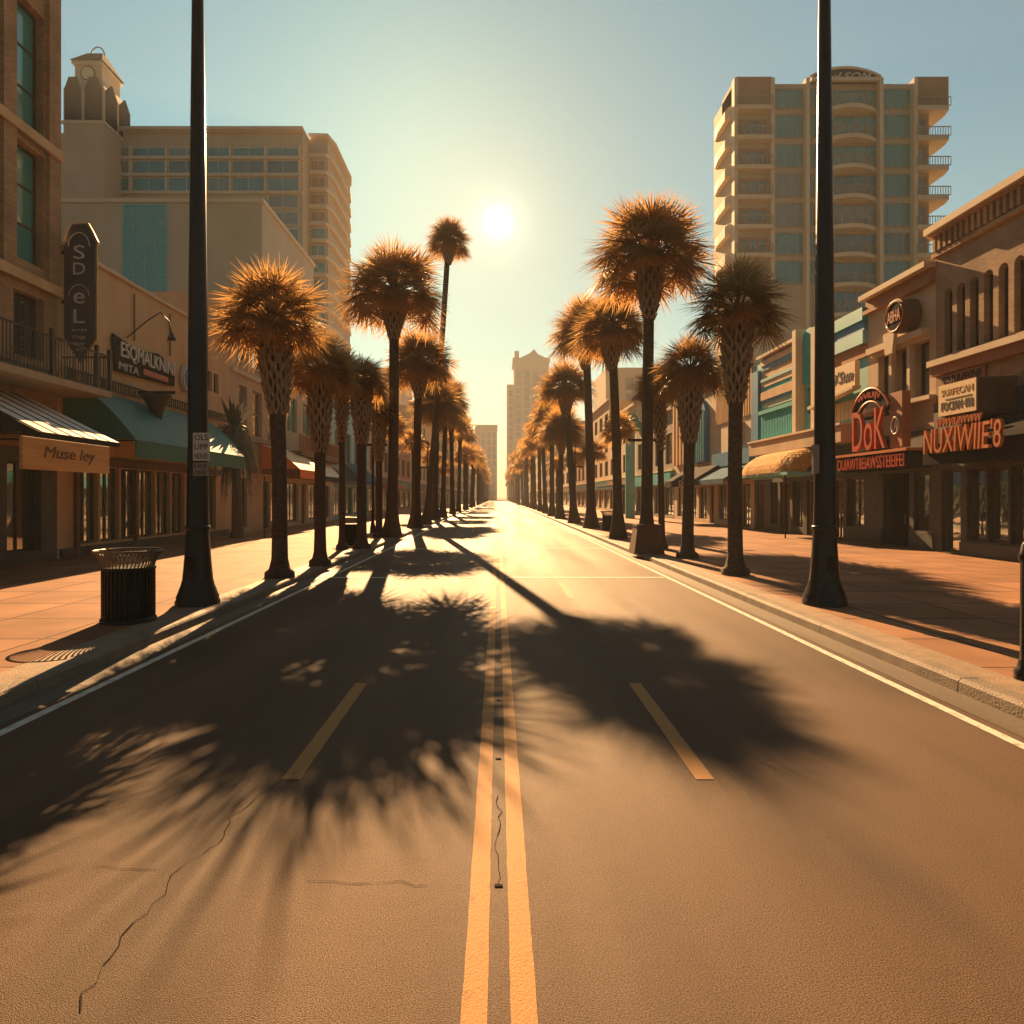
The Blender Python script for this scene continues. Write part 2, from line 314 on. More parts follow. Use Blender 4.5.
def railing(mb, u0, u1, v0, v1, w, step=.13, t=.018, h=.04):
    mb.box(u0, u1, v1-h, v1, w-.03, w+.03); mb.box(u0, u1, v0, v0+h, w-.025, w+.025)
    n = max(2, int((u1-u0)/step))
    for i in range(n+1):
        x = u0+(u1-u0)*i/n; mb.box(x-t/2, x+t/2, v0+h, v1-h, w-t/2, w+t/2)

# ------------------------------------------------------------------ ground, road, kerbs, pavements
st = lambda mb, n, m, **k: tag(mb.build(n, m, **k), kind='structure')
st(MB().add([(-1600, -60, -.03), (1600, -60, -.03), (1600, 2600, -.03), (-1600, 2600, -.03)], [(0, 1, 2, 3)]), 'ground', 'ground')
YE = 395
def ragged(mb, x0, x1, seed):                 # a painted line with slightly uneven edges
    rr = random.Random(seed); y = 1.0; mb.add([(x0, -14, .004), (x1, -14, .004), (x1, 1, .004), (x0, 1, .004)], [(0, 1, 2, 3)]); a, b = x0, x1
    while y < 40:
        y2 = y+rr.uniform(.03, .16); a2 = x0+rr.gauss(0, .0013); b2 = x1+rr.gauss(0, .0013)
        mb.add([(a, y, .004), (b, y, .004), (b2, y2, .004), (a2, y2, .004)], [(0, 1, 2, 3)]); y, a, b = y2, a2, b2
    mb.add([(a, y, .004), (b, y, .004), (x1, YE, .004), (x0, YE, .004)], [(0, 1, 2, 3)])
st(MB().add([(-4.7, -14, 0), (4.7, -14, 0), (4.7, YE, 0), (-4.7, YE, 0)], [(0, 1, 2, 3)]), 'road', 'road')
st(MB().add([(-60, YE, 0), (60, YE, 0), (60, YE+16, 0), (-60, YE+16, 0)], [(0, 1, 2, 3)]), 'cross_street', 'road')
for s, X1 in ((-1, FL), (1, FR)):
    k = MB(lambda a, b, c, s=s: (s*a, b, c)); y = -14; rr = random.Random(5+s)
    while y < YE:
        ln = 3.0; dz = rr.uniform(-.004, .004)
        k.prof([], 0, 0) if 0 else None
        pr = [(4.70, 0), (4.715, .11+dz), (4.735, .137+dz), (4.76, .145+dz), (4.93, .145+dz), (4.93, 0)]
        n = len(pr); y1 = min(y+ln-.012, YE)
        k.add([(x, y, z) for x, z in pr]+[(x, y1, z) for x, z in pr], [(i, i+1, n+i+1, n+i) for i in range(n-1)]+[tuple(range(n)), tuple(range(2*n-1, n-1, -1))])
        y += ln
    st(k, 'kerb', 'kerb')
    st(MB().add([(s*4.70, -14, .004), (s*4.36, -14, .004), (s*4.36, YE, .004), (s*4.70, YE, .004)], [(0, 1, 2, 3)]), 'gutter', 'gutter')
    st(MB().add([(s*4.93, -14, .13), (X1, -14, .13), (X1, YE, .13), (s*4.93, YE, .13)], [(0, 1, 2, 3)]), 'pavement', 'pave')
    st(MB().add([(s*4.935, -14, .134), (s*5.3, -14, .134), (s*5.3, YE, .134), (s*4.935, YE, .134)], [(0, 1, 2, 3)]), 'pavement_edge_band', 'band')
    mk = MB(); ragged(mk, s*4.16, s*4.26, 50+s)
    st(mk, 'edge_line', 'white')
    da = MB(); y = 4.83
    while y < 300:
        da.add([(s*1.40, y, .004), (s*1.53, y, .004), (s*1.53, y+2.5, .004), (s*1.40, y+2.5, .004)], [(0, 1, 2, 3)]); y += 8.6
    st(da, 'lane_dashes', 'yellow')
    yl = MB(); ragged(yl, s*.045+.005, s*.148+.005, 40+s)
    st(yl, 'centre_line', 'yellow')
cl = MB()
for y in (16.85, 26.3): cl.box(-4.1, -.17, y, y+.17, .003, .006); cl.box(.18, 4.1, y, y+.17, .003, .006)
st(cl, 'crossing_line', 'white')
def crackline(pts, w=.012, seed=1, z=.0045):
    rr = random.Random(seed); P = []
    for (x0, y0), (x1, y1) in zip(pts, pts[1:]):
        n = max(2, int(math.hypot(x1-x0, y1-y0)/.07))
        for i in range(n):
            t = i/n; P.append((x0+(x1-x0)*t+rr.gauss(0, .013), y0+(y1-y0)*t+rr.gauss(0, .013)))
    mb = MB()
    for i in range(len(P)-1):
        (x0, y0), (x1, y1) = P[i], P[i+1]; dx, dy = x1-x0, y1-y0; l = math.hypot(dx, dy) or 1; h = w/2*rr.uniform(.35, 1.3); nx, ny = -dy/l*h, dx/l*h
        mb.add([(x0-nx, y0-ny, z), (x0+nx, y0+ny, z), (x1+nx, y1+ny, z), (x1-nx, y1-ny, z)], [(0, 1, 2, 3)])
    st(mb, 'road_crack', 'crack', fix=False)
crackline([(-1.55, 4.75), (-1.66, 4.25), (-1.62, 3.95), (-1.73, 3.6), (-1.68, 3.45), (-1.72, 3.2), (-1.66, 2.75), (-1.6, 2.55)], .005, 1)
crackline([(-2.2, 3.7), (-1.75, 3.66)], .004, 2); crackline([(.0, 4.55), (.003, 3.6), (.0, 3.5)], .0045, 3, .0048)
crackline([(-1.0, 3.55), (-.3, 3.52)], .004, 4)
sm = MB()
for y in (3.5, 5.2, 6.7, 8.3, 10.2): sm.box(-.018, .024, y, y+.022, .003, .0055)
st(sm, 'road_seam', 'crack')

# ------------------------------------------------------------------ palms
def crown_mesh(name, seed, nf, emin, nl, droop=.22, lp=.5, lf=.52, mat='leaf', wid=.02):
    rr = random.Random(seed); V = []; F = []
    Z = Vector((0, 0, 1))
    for k in range(nf):
        t = (k+.5)/nf; az = k*2.39996+rr.uniform(-.3, .3)
        el = R(86)-(R(86)-R(emin))*t**.8+rr.uniform(-.12, .12)
        d = Vector((math.cos(el)*math.cos(az), math.cos(el)*math.sin(az), math.sin(el)))
        Lp = lp*rr.uniform(.78, 1.12); dr = droop*rr.uniform(.6, 1.2)*(.35+1.1*t)
        p1 = d*Lp-Z*dr*Lp; pm = d*Lp*.55-Z*dr*Lp*.3; d1 = (d-Z*dr*3.6).normalized()
        side = Z.cross(d1)
        if side.length < .15: side = Vector((math.cos(az+1.57), math.sin(az+1.57), 0))
        side.normalize(); roll = rr.uniform(-.5, .5); n0 = d1.cross(side).normalized()
        side = (side*math.cos(roll)+n0*math.sin(roll)).normalized(); n0 = d1.cross(side).normalized()
        o = len(V); w = .013
        for p, ww in ((Vector((0, 0, -.02)), w*1.6), (pm, w), (p1, w*.7)):
            V += [p+side*ww, p-side*ww, p-n0*ww]
        for i in range(2):
            for j in range(3): F.append((o+i*3+j, o+i*3+(j+1) % 3, o+i*3+3+(j+1) % 3, o+i*3+3+j))
        for q in range(nl):
            al = R(-128+256*(q+.5)/nl)+rr.uniform(-.05, .05)
            Ln = lf*(1-.28*(abs(al)/2.2)**2)*rr.uniform(.82, 1.1)
            ld = (d1*math.cos(al)+side*math.sin(al)-n0*(.22*abs(math.sin(al))+rr.uniform(-.08, .14))).normalized()
            wv = ld.cross(n0).normalized()
            if wv.length < .5: wv = side
            wv = (wv+n0*rr.uniform(-.5, .5)).normalized()
            o = len(V); mid = p1+ld*Ln*.5-Z*.02; tip = p1+ld*Ln-Z*Ln*rr.uniform(.0, .16)
            V += [p1+wv*.004, p1-wv*.004, mid-wv*wid*.6, mid+wv*wid*.6, tip]
            F += [(o, o+1, o+2, o+3), (o+3, o+2, o+4)]
    me = bpy.data.meshes.new(name); me.from_pydata(V, [], F); me.materials.append(MT[mat]); return me
CROWN_S = [crown_mesh('sabal_crown', 11+i, 62, -16, 36, .2, .54, .52, wid=.0165) for i in range(3)]
CROWN_T = [crown_mesh('tall_crown', 31+i, 88, -14, 36, .2, .56, .50, wid=.0165) for i in range(3)]
CROWN_F = [crown_mesh('far_crown', 51+i, 52, -14, 18, .2, .56, .5, wid=.036) for i in range(2)]
def trunk_pts(h, lean, n=12, bend=0.):
    return [Vector((lean[0]*t+bend*math.sin(math.pi*t), lean[1]*t, h*t)) for t in [i/n for i in range(n+1)]]
def boots(mb, p0, p1, r0, r1, rows, seed):
    rr = random.Random(seed); ax = (p1-p0); k = 0
    mb.core = MB().tube([p0, p0.lerp(p1, .3), p0.lerp(p1, .8), p1], [r0*.72, (r0*.6+r1*.4)*.9, r1*.92, r1*.8], 12)
    for i in range(rows):
        t = i/(rows-1); c = p0.lerp(p1, t); r = r0+(r1-r0)*min(1, t*2.2)
        if t > .85: r *= 1-.18*(t-.85)/.15
        m = 9
        for j in range(m):
            a = 2*math.pi*(j+.5*(i % 2))/m+rr.uniform(-.06, .06); e = Vector((math.cos(a), math.sin(a), 0)); tg = Vector((-e.y, e.x, 0))
            for sg in (-1, 1):
                L_ = rr.uniform(.26, .34)*r/.28; b0 = c+e*(r*.86)+tg*sg*.0; b1 = c+e*(r+rr.uniform(.035, .085))+tg*sg*r*.36+Vector((0, 0, L_))
                hw = .036*r/.28; th = .028*r/.28
                vs = []
                for b, q in ((b0, 1.15), (b1, .7)):
                    for su, sv in ((-1, -1), (1, -1), (1, 1), (-1, 1)): vs.append(b+tg*hw*q*su+e*th*q*sv)
                mb.add(vs, [(0, 1, 5, 4), (1, 2, 6, 5), (2, 3, 7, 6), (3, 0, 4, 7), (4, 5, 6, 7)])
def child_mesh(name, me, parent, loc=(0, 0, 0), s=1, rz=0):
    o = bpy.data.objects.new(name, me); COL.objects.link(o); o.parent = parent; o.location = loc; q = .88+.16*((rz*7.3) % 1); o.scale = (s, s, s*q); o.rotation_euler.z = rz; return o
PALM = [0]
def palm(x, y, zc, Rc, kind, label, group, tr=.17, lean=(0, 0), bend=0., seed=0):
    PALM[0] += 1; i = PALM[0]; rr = random.Random(100+i+seed)
    root = thing('palm_tree', (x, y, .13), label, 'palm tree', group); o = Vector((x, y, .13)); h = zc-.13
    lean = (lean[0], lean[1])
    if kind == 's':
        pts = trunk_pts(h, lean, 14, bend); rad = []
        for p in pts:
            z = p.z; rad.append(tr*(1.0+.95*max(0, 1-z/.55)**2+.1*max(0, 1-z/2.5))*(1 if z < h*.6 else 1.1))
        pts[0] = Vector((0, 0, -.01)); pts.insert(1, Vector((0, 0, .13))); rad.insert(1, rad[0]*.98)
        pts.insert(2, Vector((0, 0, .2))); rad.insert(2, tr*1.45)
        MB().tube([p+o for p in pts], rad, 14).build('trunk', 'trunk', root)
        b = MB(); t0 = max(.45, 1-2.35/h); top = Vector((lean[0], lean[1], h-.25*Rc)); bot = Vector((lean[0]*t0+bend*math.sin(math.pi*t0), lean[1]*t0, h*t0))
        boots(b, bot+o, top+o, tr*1.15, tr*1.85, 13, i); b.build('leaf_bases', 'boots', root, fix=False); b.core.build('upper_trunk', 'trunk', root)
        child_mesh('crown', CROWN_S[i % 3], root, (lean[0], lean[1], h-.1*Rc), Rc*1.15, rr.uniform(0, 6))
    elif kind == 't':
        pts = trunk_pts(h, lean, 16, bend); rad = []
        for p in pts:
            z = p.z; rad.append(tr*(1.05-.12*z/h+1.2*max(0, 1-z/1.7)**1.7))
        pts[0] = Vector((0, 0, -.01))
        pts.insert(1, Vector((0, 0, .3))); rad.insert(1, tr*1.95)
        MB().tube([p+o for p in pts], rad, 14).build('trunk', 'trunk', root)
        b = MB(); bl = min(.95*Rc, 2.0); top = Vector((lean[0], lean[1], h-.12*Rc)); bot = Vector((lean[0], lean[1], h-.12*Rc-bl))
        boots(b, bot+o, top+o, tr*1.0, tr*2.1, 9, i); b.build('leaf_bases', 'boots', root, fix=False); b.core.build('upper_trunk', 'trunk', root)
        child_mesh('crown', CROWN_T[i % 3], root, (lean[0], lean[1], h-.08*Rc), Rc*1.22, rr.uniform(0, 6))
    else:
        pts = trunk_pts(h, lean, 6, bend); rad = [tr*(1.05+.8*max(0, 1-p.z/1.7)) for p in pts]; rad[-1] = tr*1.7
        MB().tube([p+o for p in pts], rad, 8).build('trunk', 'trunk', root)
        child_mesh('crown', CROWN_F[i % 2], root, (lean[0], lean[1], h), Rc*1.15, rr.uniform(0, 6))
    return root
GL, GR = 'palms along the left kerb', 'palms along the right kerb'
palm(-5.08, 15.9, 6.25, 1.42, 's', 'short palm with crosshatched trunk beside the left lamp post, crown clear of the others', GL, .17, (-.15, 0), .05)
palm(-4.87, 18.7, 5.55, 1.12, 's', 'short palm with orange-rimmed crown just beyond the crosshatched left palm', GL, .15)
palm(-5.57, 24.4, 6.3, 1.1, 's', 'thin-trunked short palm set back from left kerb, beside the square bin', GL, .11)
palm(-4.95, 24.8, 6.25, 1.15, 's', 'short palm with flared foot between square bin and left kerb', GL, .17)
palm(-5.54, 31.8, 6.0, .95, 's', 'small shaggy palm half hidden behind the tall broad-crowned left palm', GL, .15)
palm(-4.95, 31.8, 11.6, 2.45, 't', 'tallest near left palm with the broad round crown left of the sun', GL, .235, (.1, 0), .05)
palm(-5.0, 41.4, 10.2, 2.15, 't', 'tall palm with wide trunk next beyond the broad-crowned left palm', GL, .24, (.2, 0))
palm(-5.0, 47.6, 19.9, 1.6, 't', 'very tall slender palm added to shade the right lane, behind the broad round crown', GL, .2, (1.55, 0), .1)  # extra palm, put in only to cast a crown shadow on the right lane
palm(5.72, 16.46, 6.6, 1.3, 's', 'short palm with crosshatched trunk and drooping crown beside the right lamp post', GR, .165, (.05, 0), -.03)
palm(5.82, 21.0, 6.0, 1.15, 's', 'short thick palm with flared foot right of the planter', GR, .17, (.1, 0))
palm(5.86, 24.4, 6.0, 1.05, 's', 'thin-trunked short palm set behind the tall planter palm', GR, .11, (-.1, 0))
palm(4.95, 22.8, 10.1, 2.05, 't', 'tallest right palm with round crown, growing out of the dark planter', GR, .19, (.1, 0))
palm(5.35, 30.4, 9.5, 1.75, 't', 'slightly leaning tall palm next beyond the planter on right', GR, .2, (-.3, 0), .05)
palm(5.6, 41.0, 11.9, 2.25, 't', 'tall palm with wide crown right of the sun, trunk leaning inward', GR, .24, (-.35, 0), .05)
palm(5.45, 48.8, 9.9, 2.1, 't', 'dark-crowned tall palm fourth along the right kerb', GR, .23, (-.6, 0))
rr = random.Random(3); y = 56
DL = 'palm of the dense hazy row far down the left kerb'; DR = 'palm of the dense hazy row far down the right kerb'
while y < 330:
    f = 't' if y < 72 else 'f'
    palm(-5.0+rr.uniform(-.3, .3), y, rr.uniform(7.6, 11.2)+(y > 120)*.8, rr.uniform(2.1, 2.6), f, DL, 'distant left palms', .22, (rr.uniform(-.2, .4), 0))
    palm(5.25+rr.uniform(-.3, .3), y+2.5, rr.uniform(7.6, 11.4)+(y > 120)*.8, rr.uniform(2.1, 2.6), f, DR, 'distant right palms', .22, (rr.uniform(-.4, .2), 0))
    y += (7+y*.022)*rr.uniform(.75, 1.45)
BL = 'small shaggy palm of the second row by the left shop fronts'; BR = 'small shaggy palm of the second row by the right shop fronts'
for y in (46, 58, 74, 92): palm(-7.2, y, 6.2+rr.uniform(-.5, .5), 1.3, 'f', BL, 'second row palms left', .14)
for y in (44, 56, 70, 90): palm(7.8, y, 6.0+rr.uniform(-.5, .5), 1.3, 'f', BR, 'second row palms right', .14)

# ------------------------------------------------------------------ street furniture
def lamp_post(x, y, label):
    r = thing('lamp_post', (x, y, .13), label, 'lamp post', 'tall black lamp posts'); o = (x, y, .13)
    MB().lathe([(.37, 0), (.37, .07), (.35, .09), (.35, .15), (.325, .2), (.30, .28), (.275, .34), (.262, .40), (.255, .43)], o, 32).build('base', 'black', r)
    MB().lathe([(.252, .431), (.235, .6), (.21, .9), (.19, 1.25), (.178, 1.8), (.17, 2.7), (.155, 5), (.125, 8), (.098, 10.5), (.085, 12.4)], o, 32, flute=.035).build('shaft', 'black', r)
    s = -1 if x > 0 else 1
    MB().lathe([(.20, 1.30), (.212, 1.31), (.212, 1.36), (.20, 1.37)], o, 32).build('collar', 'black', r)
    MB().box(x-.06, x+.06, y-.262, y-.20, .72, 1.0).build('access_plate', 'blackm', r, bevel=.006)
    a = [Vector((x, y, 12.45)), Vector((x+s*.4, y, 12.95)), Vector((x+s*1.0, y, 13.1)), Vector((x+s*1.7, y, 13.1))]
    MB().tube(a, .05, 10).build('arm', 'black', r)
    MB().lathe([(.05, .0), (.22, -.04), (.26, -.12), (.2, -.2)], (x+s*1.75, y, 13.12), 16).build('lamp_head', 'black', r)
    return r
lamp_post(-5.23, 11.9, 'tall black tapered lamp post standing on the left kerb behind the bin')
lamp_post(5.69, 11.9, 'tall black tapered lamp post standing near the right kerb')
def plate(x0, x1, y, z0, z1, lines, label, mat='whites'):
    t = thing('street_sign', ((x0+x1)/2, y, z0), label, 'sign'); P = front(y)
    MB(P).box(x0, x1, z0, z1, -.02, 0).build('sign_plate', mat, t, bevel=.006)
    m = MB(P); n = len(lines)
    for i, s in enumerate(lines): lettering(m, s, (x0+x1)/2, z1-(i+.5)*(z1-z0)/n, .004, (x1-x0)*.78, (z1-z0)/n*.6, ext=.003)
    m.build('lettering', 'dark', t)
    MB(P).box(x0-.02, x0+.06, z0+.05, z0+.09, -.09, -.021).build('bracket', 'blackm', t)
plate(-5.22, -4.93, 11.68, 2.62, 3.1, ['OLS', 'LIPP', 'NOUD'], 'upper pale notice plate fixed to the left lamp post')
plate(-5.22, -4.96, 11.68, 2.36, 2.59, ['LIO', 'ONE'], 'lower small notice plate fixed to the left lamp post', 'greyw')
t = tag(MB().box(5.40, 5.50, 11.68, 11.76, 2.4, 2.9).box(5.41, 5.49, 11.76, 11.8, 2.55, 2.62).build('control_box', 'greyw', origin=(5.45, 11.72, 2.4), bevel=.01), 'small grey metal box strapped on the right lamp post', 'utility box')
def bin_(x, y, label, group='black street bins'):
    r = thing('litter_bin', (x, y, .134), label, 'litter bin', group); o = (x, y, .134)
    MB().lathe([(.385, 0), (.385, .05), (.36, .065)], o, 40).build('base', 'blackm', r)
    b = MB(); b.lathe([(.335, .07), (.335, .80)], o, 40)
    for k in range(36):
        a = 2*math.pi*k/36; c, s_ = math.cos(a), math.sin(a); w = .019
        vs = []
        for rad in (.34, .365):
            for q in (-w, w):
                for z in (.07, .80): vs.append((o[0]+c*rad-s_*q, o[1]+s_*rad+c*q, o[2]+z))
        b.add(vs, [(0, 1, 3, 2), (4, 6, 7, 5), (0, 4, 5, 1), (2, 3, 7, 6), (0, 2, 6, 4), (1, 5, 7, 3)])
    b.build('slatted_body', 'blackm', r)
    MB().lathe([(.372, .78), (.378, .80), (.372, .82)], o, 40).build('hoop', 'blackm', r)
    f = MB()
    for k in range(44):
        a = 2*math.pi*k/44; p = []
        for (rad, z, da) in ((.345, .82, 0), (.36, .9, .05), (.40, .98, .11), (.47, 1.06, .19)):
            p.append((o[0]+rad*math.cos(a+da), o[1]+rad*math.sin(a+da), o[2]+z))
        f.tube(p, .0115, 5)
    f.build('flared_rim', 'iron', r)
    tr = MB(); ring = [(o[0]+.47*math.cos(i*math.pi/20), o[1]+.47*math.sin(i*math.pi/20), o[2]+1.06) for i in range(41)]; tr.tube(ring, .016, 6, cap=False); tr.build('rim_hoop', 'iron', r)
    MB().lathe([(.30, .70), (.30, .80)], o, 24).build('liner', 'blackm', r)
    return r
b0 = bin_(-5.57, 10.3, 'black slatted bin with flared steel rim in front of left lamp post')
for o_, lab in (((-5.75, 26.8, .134), 'dark bin between the short palms on the left pavement'), ((6.25, 38.5, .134), 'dark bin behind the leaning palm on the right pavement')):
    copy_tree(b0, o_, lab)
pl = thing('planter', (4.95, 22.6, .13), 'dark tapered square planter round the foot of the tallest right palm', 'planter')
m = MB(); vs = []
for z, h in ((.135, .50), (1.0, .37), (1.04, .40), (1.1, .40), (1.1, .32), (.95, .32)):
    for sx, sy in ((-1, -1), (1, -1), (1, 1), (-1, 1)): vs.append((4.95+sx*h, 22.8+sy*h, z))
m.add(vs, [(i*4+j, i*4+(j+1) % 4, i*4+4+(j+1) % 4, i*4+4+j) for i in range(5) for j in range(4)]); m.build('tub', 'brown', pl)
MB().box(4.95-.32, 4.95+.32, 22.8-.32, 22.8+.32, .9, .96).build('soil', 'trunk', pl)
bo = thing('bollard', (5.44, 7.0, .134), 'black round-headed bollard cut by the right edge of the picture', 'bollard')
MB().lathe([(.13, 0), (.13, .08), (.10, .12), (.085, .2)], (5.44, 7.0, .134), 20).build('base', 'black', bo)
MB().lathe([(.075, .201), (.07, 1.2), (.09, 1.22), (.09, 1.27), (.075, 1.3), (.06, 1.38), (.03, 1.42)], (5.44, 7.0, .134), 20).build('shaft', 'black', bo)
def far_lamp(x, y, label, proto=[None]):
    if proto[0]: return copy_tree(proto[0], (x, y, .13), label)
    r = thing('street_lamp', (0, 0, 0), label, 'street lamp', 'small street lamps further down'); 
    MB().lathe([(.16, 0), (.14, .3), (.08, .6), (.06, 4.5), (.05, 6.4)], (0, 0, 0), 12).build('post', 'blackm', r)
    MB().box(-.75, .75, -.04, .04, 4.55, 4.68).build('crossbar', 'blackm', r)
    MB().lathe([(.05, 6.4), (.16, 6.5), (.2, 6.85), (.12, 7.0), (.03, 7.1)], (0, 0, 0), 12).build('lantern', 'blackm', r)
    r.location = (x, y, .13); proto[0] = r; return r
far_lamp(-6.6, 36, 'street lamp with crossbar behind the tallest left palm')
far_lamp(-6.6, 64, 'street lamp with crossbar beyond the fourth tall left palm')
far_lamp(7.0, 33, 'street lamp with crossbar behind the planter palm on right')
far_lamp(7.0, 62, 'street lamp with crossbar beyond the green pylon sign')

# ------------------------------------------------------------------ left shops
def base_thing(P, u0, u1, label, name='shop_building'):
    p = P((u0+u1)/2, 0, 0); return thing(name, p, label, 'building')
def coping(root, P, u0, u1, h, mat='cream', w=.18, t=.14, name='coping'):
    return MB(P).box(u0, u1, h+.003, h+t, -.45, w).build(name, mat, root)
# --- tall brick block
r = base_thing(PL, 9, 20.6, 'tall tan brick block cut by the left edge, with tall teal windows', 'brick_block'); Pq = PL
H = 18.5
ops = []; wins = []
for (a, b) in ((18.75, 20.0), (16.6, 18.2), (14.2, 16.0), (11.6, 13.6)):
    for c, d in ((12.5, 16.0), (8.65, 11.95)): ops.append((a, b, c, d)); wins.append(((a, b, c, d), 1, 3))
    ops.append((a, b, 5.95, 7.75)); wins.append(((a, b, 5.95, 7.75), 2, 1))
for (a, b) in ((18.5, 19.9), (16.7, 18.2), (14.7, 16.4), (12.2, 14.2)):
    ops.append((a, b, .45, 3.0)); wins.append(((a, b, .45, 3.0), 2, 1))
m = MB(PL); wall(m, 9, 20.6, 0, 3.4, [o for o in ops if o[3] < 4], .4); m.build('shopfront_wall', 'slate', r, fix=False)
m = MB(PL); wall(m, 9, 20.6, 3.4, H, [o for o in ops if o[3] > 4], .4); shell(m, 9, 20.6, H, 14); m.build('wall', 'lbrick', r, fix=False)
for op, c, rw in wins: window(r, PL, op, c, rw, 'frame', 'glasst' if op[3] > 8 else 'glass', .28, .06)
for u in (20.33, 18.47, 16.3, 13.9): MB(PL).box(u-.25, u+.25 if u < 20 else 20.61, 8.2, H, .003, .12).build('pilaster', 'lbrick', r)
for v in (8.0, 12.1): MB(PL).box(9, 20.62, v, v+.28, .124, .2).build('string_course', 'tan', r)
m = MB(PL); m.box(9, 20.61, .14, 5.2, .003, .06); 
MB(PL).box(9, 20.61, 5.25, 5.75, .003, .05).build('fascia', 'slate', r)
MB(PL).box(15.6, 20.7, 5.0, 5.18, .06, 1.6).build('balcony_slab', 'framel', r)
m = MB(PL); railing(m, 15.6, 20.7, 5.19, 6.25, 1.55, .12, .02)
for u in (15.65, 18.0, 20.0, 20.66): m.box(u-.05, u+.05, 5.19, 6.45, 1.5, 1.6)
m.box(20.64, 20.69, 5.2, 5.24, .1, 1.5); m.box(20.64, 20.69, 6.2, 6.25, .1, 1.5)
for i in range(10): m.box(20.655, 20.675, 5.24, 6.2, .2+i*.13, .218+i*.13)
m.build('balcony_railing', 'frame', r)
# --- long tan stucco shop
r = base_thing(PL, 20.6, 33.9, 'long tan stucco shop building with plain upper wall and sloping roof line', 'shop_building')
H = 9.65
ops = []
for i in range(6): ops.append((21.6+i*1.25, 21.6+i*1.25+1.12, .5, 3.0))
ops += [(29.6, 30.4, .16, 3.0), (30.9, 32.2, .5, 3.0), (31.2, 31.75, 6.9, 7.8), (31.95, 32.5, 6.9, 7.8)]
m = MB(PL); wall(m, 20.6, 33.9, 0, H, ops, .3); shell(m, 20.6, 33.9, H, 14); m.build('wall', 'tan', r, fix=False)
coping(r, PL, 20.62, 33.9, H, 'cream', .12, .12)
for i, op in enumerate(ops): window(r, PL, op, 2 if i < 6 else 1, 1 if i > 5 else 1, 'frame', 'glass', .2, .09, 'window' if i != 6 else 'door')
for u in (21.5, 25.0, 29.3): MB(PL).box(u-.11, u+.06, .14, 3.0, .003, .12).build('pier', 'brown', r)
MB(PL).box(20.7, 32.5, 3.02, 3.3, .004, .14).build('lintel', 'brown', r)
MB(PL).box(20.7, 33.6, .14, .42, .004, .1).build('plinth', 'slate', r)
for u in (24.9, 27.6): MB(PL).tube([(u, 9.4, .05), (u, 7.7, .05)], .03, 6).build('drainpipe', 'brown', r)
# --- beige shop with tall windows
r = base_thing(PL, 33.9, 42, 'tall beige shop building behind the drooping palm', 'shop_building'); H = 12.2
ops = [(35, 36.2, 9, 11), (37, 38.4, 9, 11), (39.5, 40.9, 9, 11), (35, 36.2, 5.3, 7.8), (37, 38.5, 5.3, 7.8), (39.5, 40.9, 5.3, 7.8), (34.6, 36.2, .4, 3), (38.6, 39.8, .16, 2.9), (40, 41.4, .5, 2.9)]
m = MB(PL); wall(m, 33.9, 42, 0, H, ops, .3); shell(m, 33.9, 42, H, 14); m.build('wall', 'beige', r, fix=False); coping(r, PL, 33.9, 42, H)
for op in ops: window(r, PL, op, 1, 2 if op[2] > 4 else 1, 'framel' if op[2] > 4 else 'frame', 'glassu' if op[2] > 4 else 'glass', .2, name='window' if op[2] != .16 else 'door', sill=.08 if op[2] > 4 else 0)
MB(PL).box(36.6, 42, 3.3, 5.0, .004, .16).build('fascia', 'rust', r); MB(PL).box(33.95, 42, 8.3, 8.5, .004, .15).build('string_course', 'cream', r)
# --- brick shop with balcony
r = base_thing(PL, 42, 55, 'brick and beige shop with wooden balcony beyond the yellow and orange awning', 'shop_building'); H = 10.5
ops = [(43, 45.2, 6.2, 8.4), (46.5, 48.5, 6.2, 8.4), (50, 52, 6.2, 8.4), (43, 45.5, .4, 2.9), (46.2, 47.3, .16, 2.9), (48, 50.6, .4, 2.9), (51.4, 54, .4, 2.9)]
m = MB(PL); wall(m, 42, 55, 0, H, ops, .3); shell(m, 42, 55, H, 14); m.build('wall', 'cream', r, fix=False); coping(r, PL, 42, 55, H)
for op in ops: window(r, PL, op, 2, 1, 'frame' if op[2] < 4 else 'teal', 'glass' if op[2] < 4 else 'glasst', .2, name='window' if op[2] != .16 else 'door')
MB(PL).box(42, 55, 4.6, 4.85, .004, 1.2).build('balcony_slab', 'brown', r); m = MB(PL); railing(m, 42, 54, 4.86, 5.9, 1.1, .3, .06, .09); m.build('balcony_railing', 'terra', r)
MB(PL).box(42.1, 54.9, 3.2, 4.2, .004, .2).build('fascia', 'rust', r)

def generic(P, u0, u1, h, mat, label, floors, bays, fas, win='glassu', frm='frame', top='cream'):
    r = base_thing(P, u0, u1, label); ops = []
    bw = (u1-u0)/bays
    for i in range(bays):
        a = u0+i*bw+bw*.22; b = u0+(i+1)*bw-bw*.22
        for f in range(floors):
            c = 4.6+f*(h-5.2)/floors+.3; d = c+(h-5.2)/floors*.62; ops.append((a, b, c, d))
        ops.append((u0+i*bw+bw*.1, u0+(i+1)*bw-bw*.1, .4, 2.9))
    m = MB(P); wall(m, u0, u1, 0, h, ops, .3); shell(m, u0, u1, h, 16); m.build('wall', mat, r, fix=False); coping(r, P, u0, u1, h, top, .3, .3, 'cornice')
    for op in ops: window(r, P, op, 2, 1, frm, 'glass' if op[2] < 1 else win, .2, .1, fw=.1)
    MB(P).box(u0+.1, u1-.1, 3.1, 4.1, .004, .35).build('fascia', fas, r)
    MB(P).box(u0, u1, 4.25, 4.4, .004, .2).build('string_course', top, r)
    return r
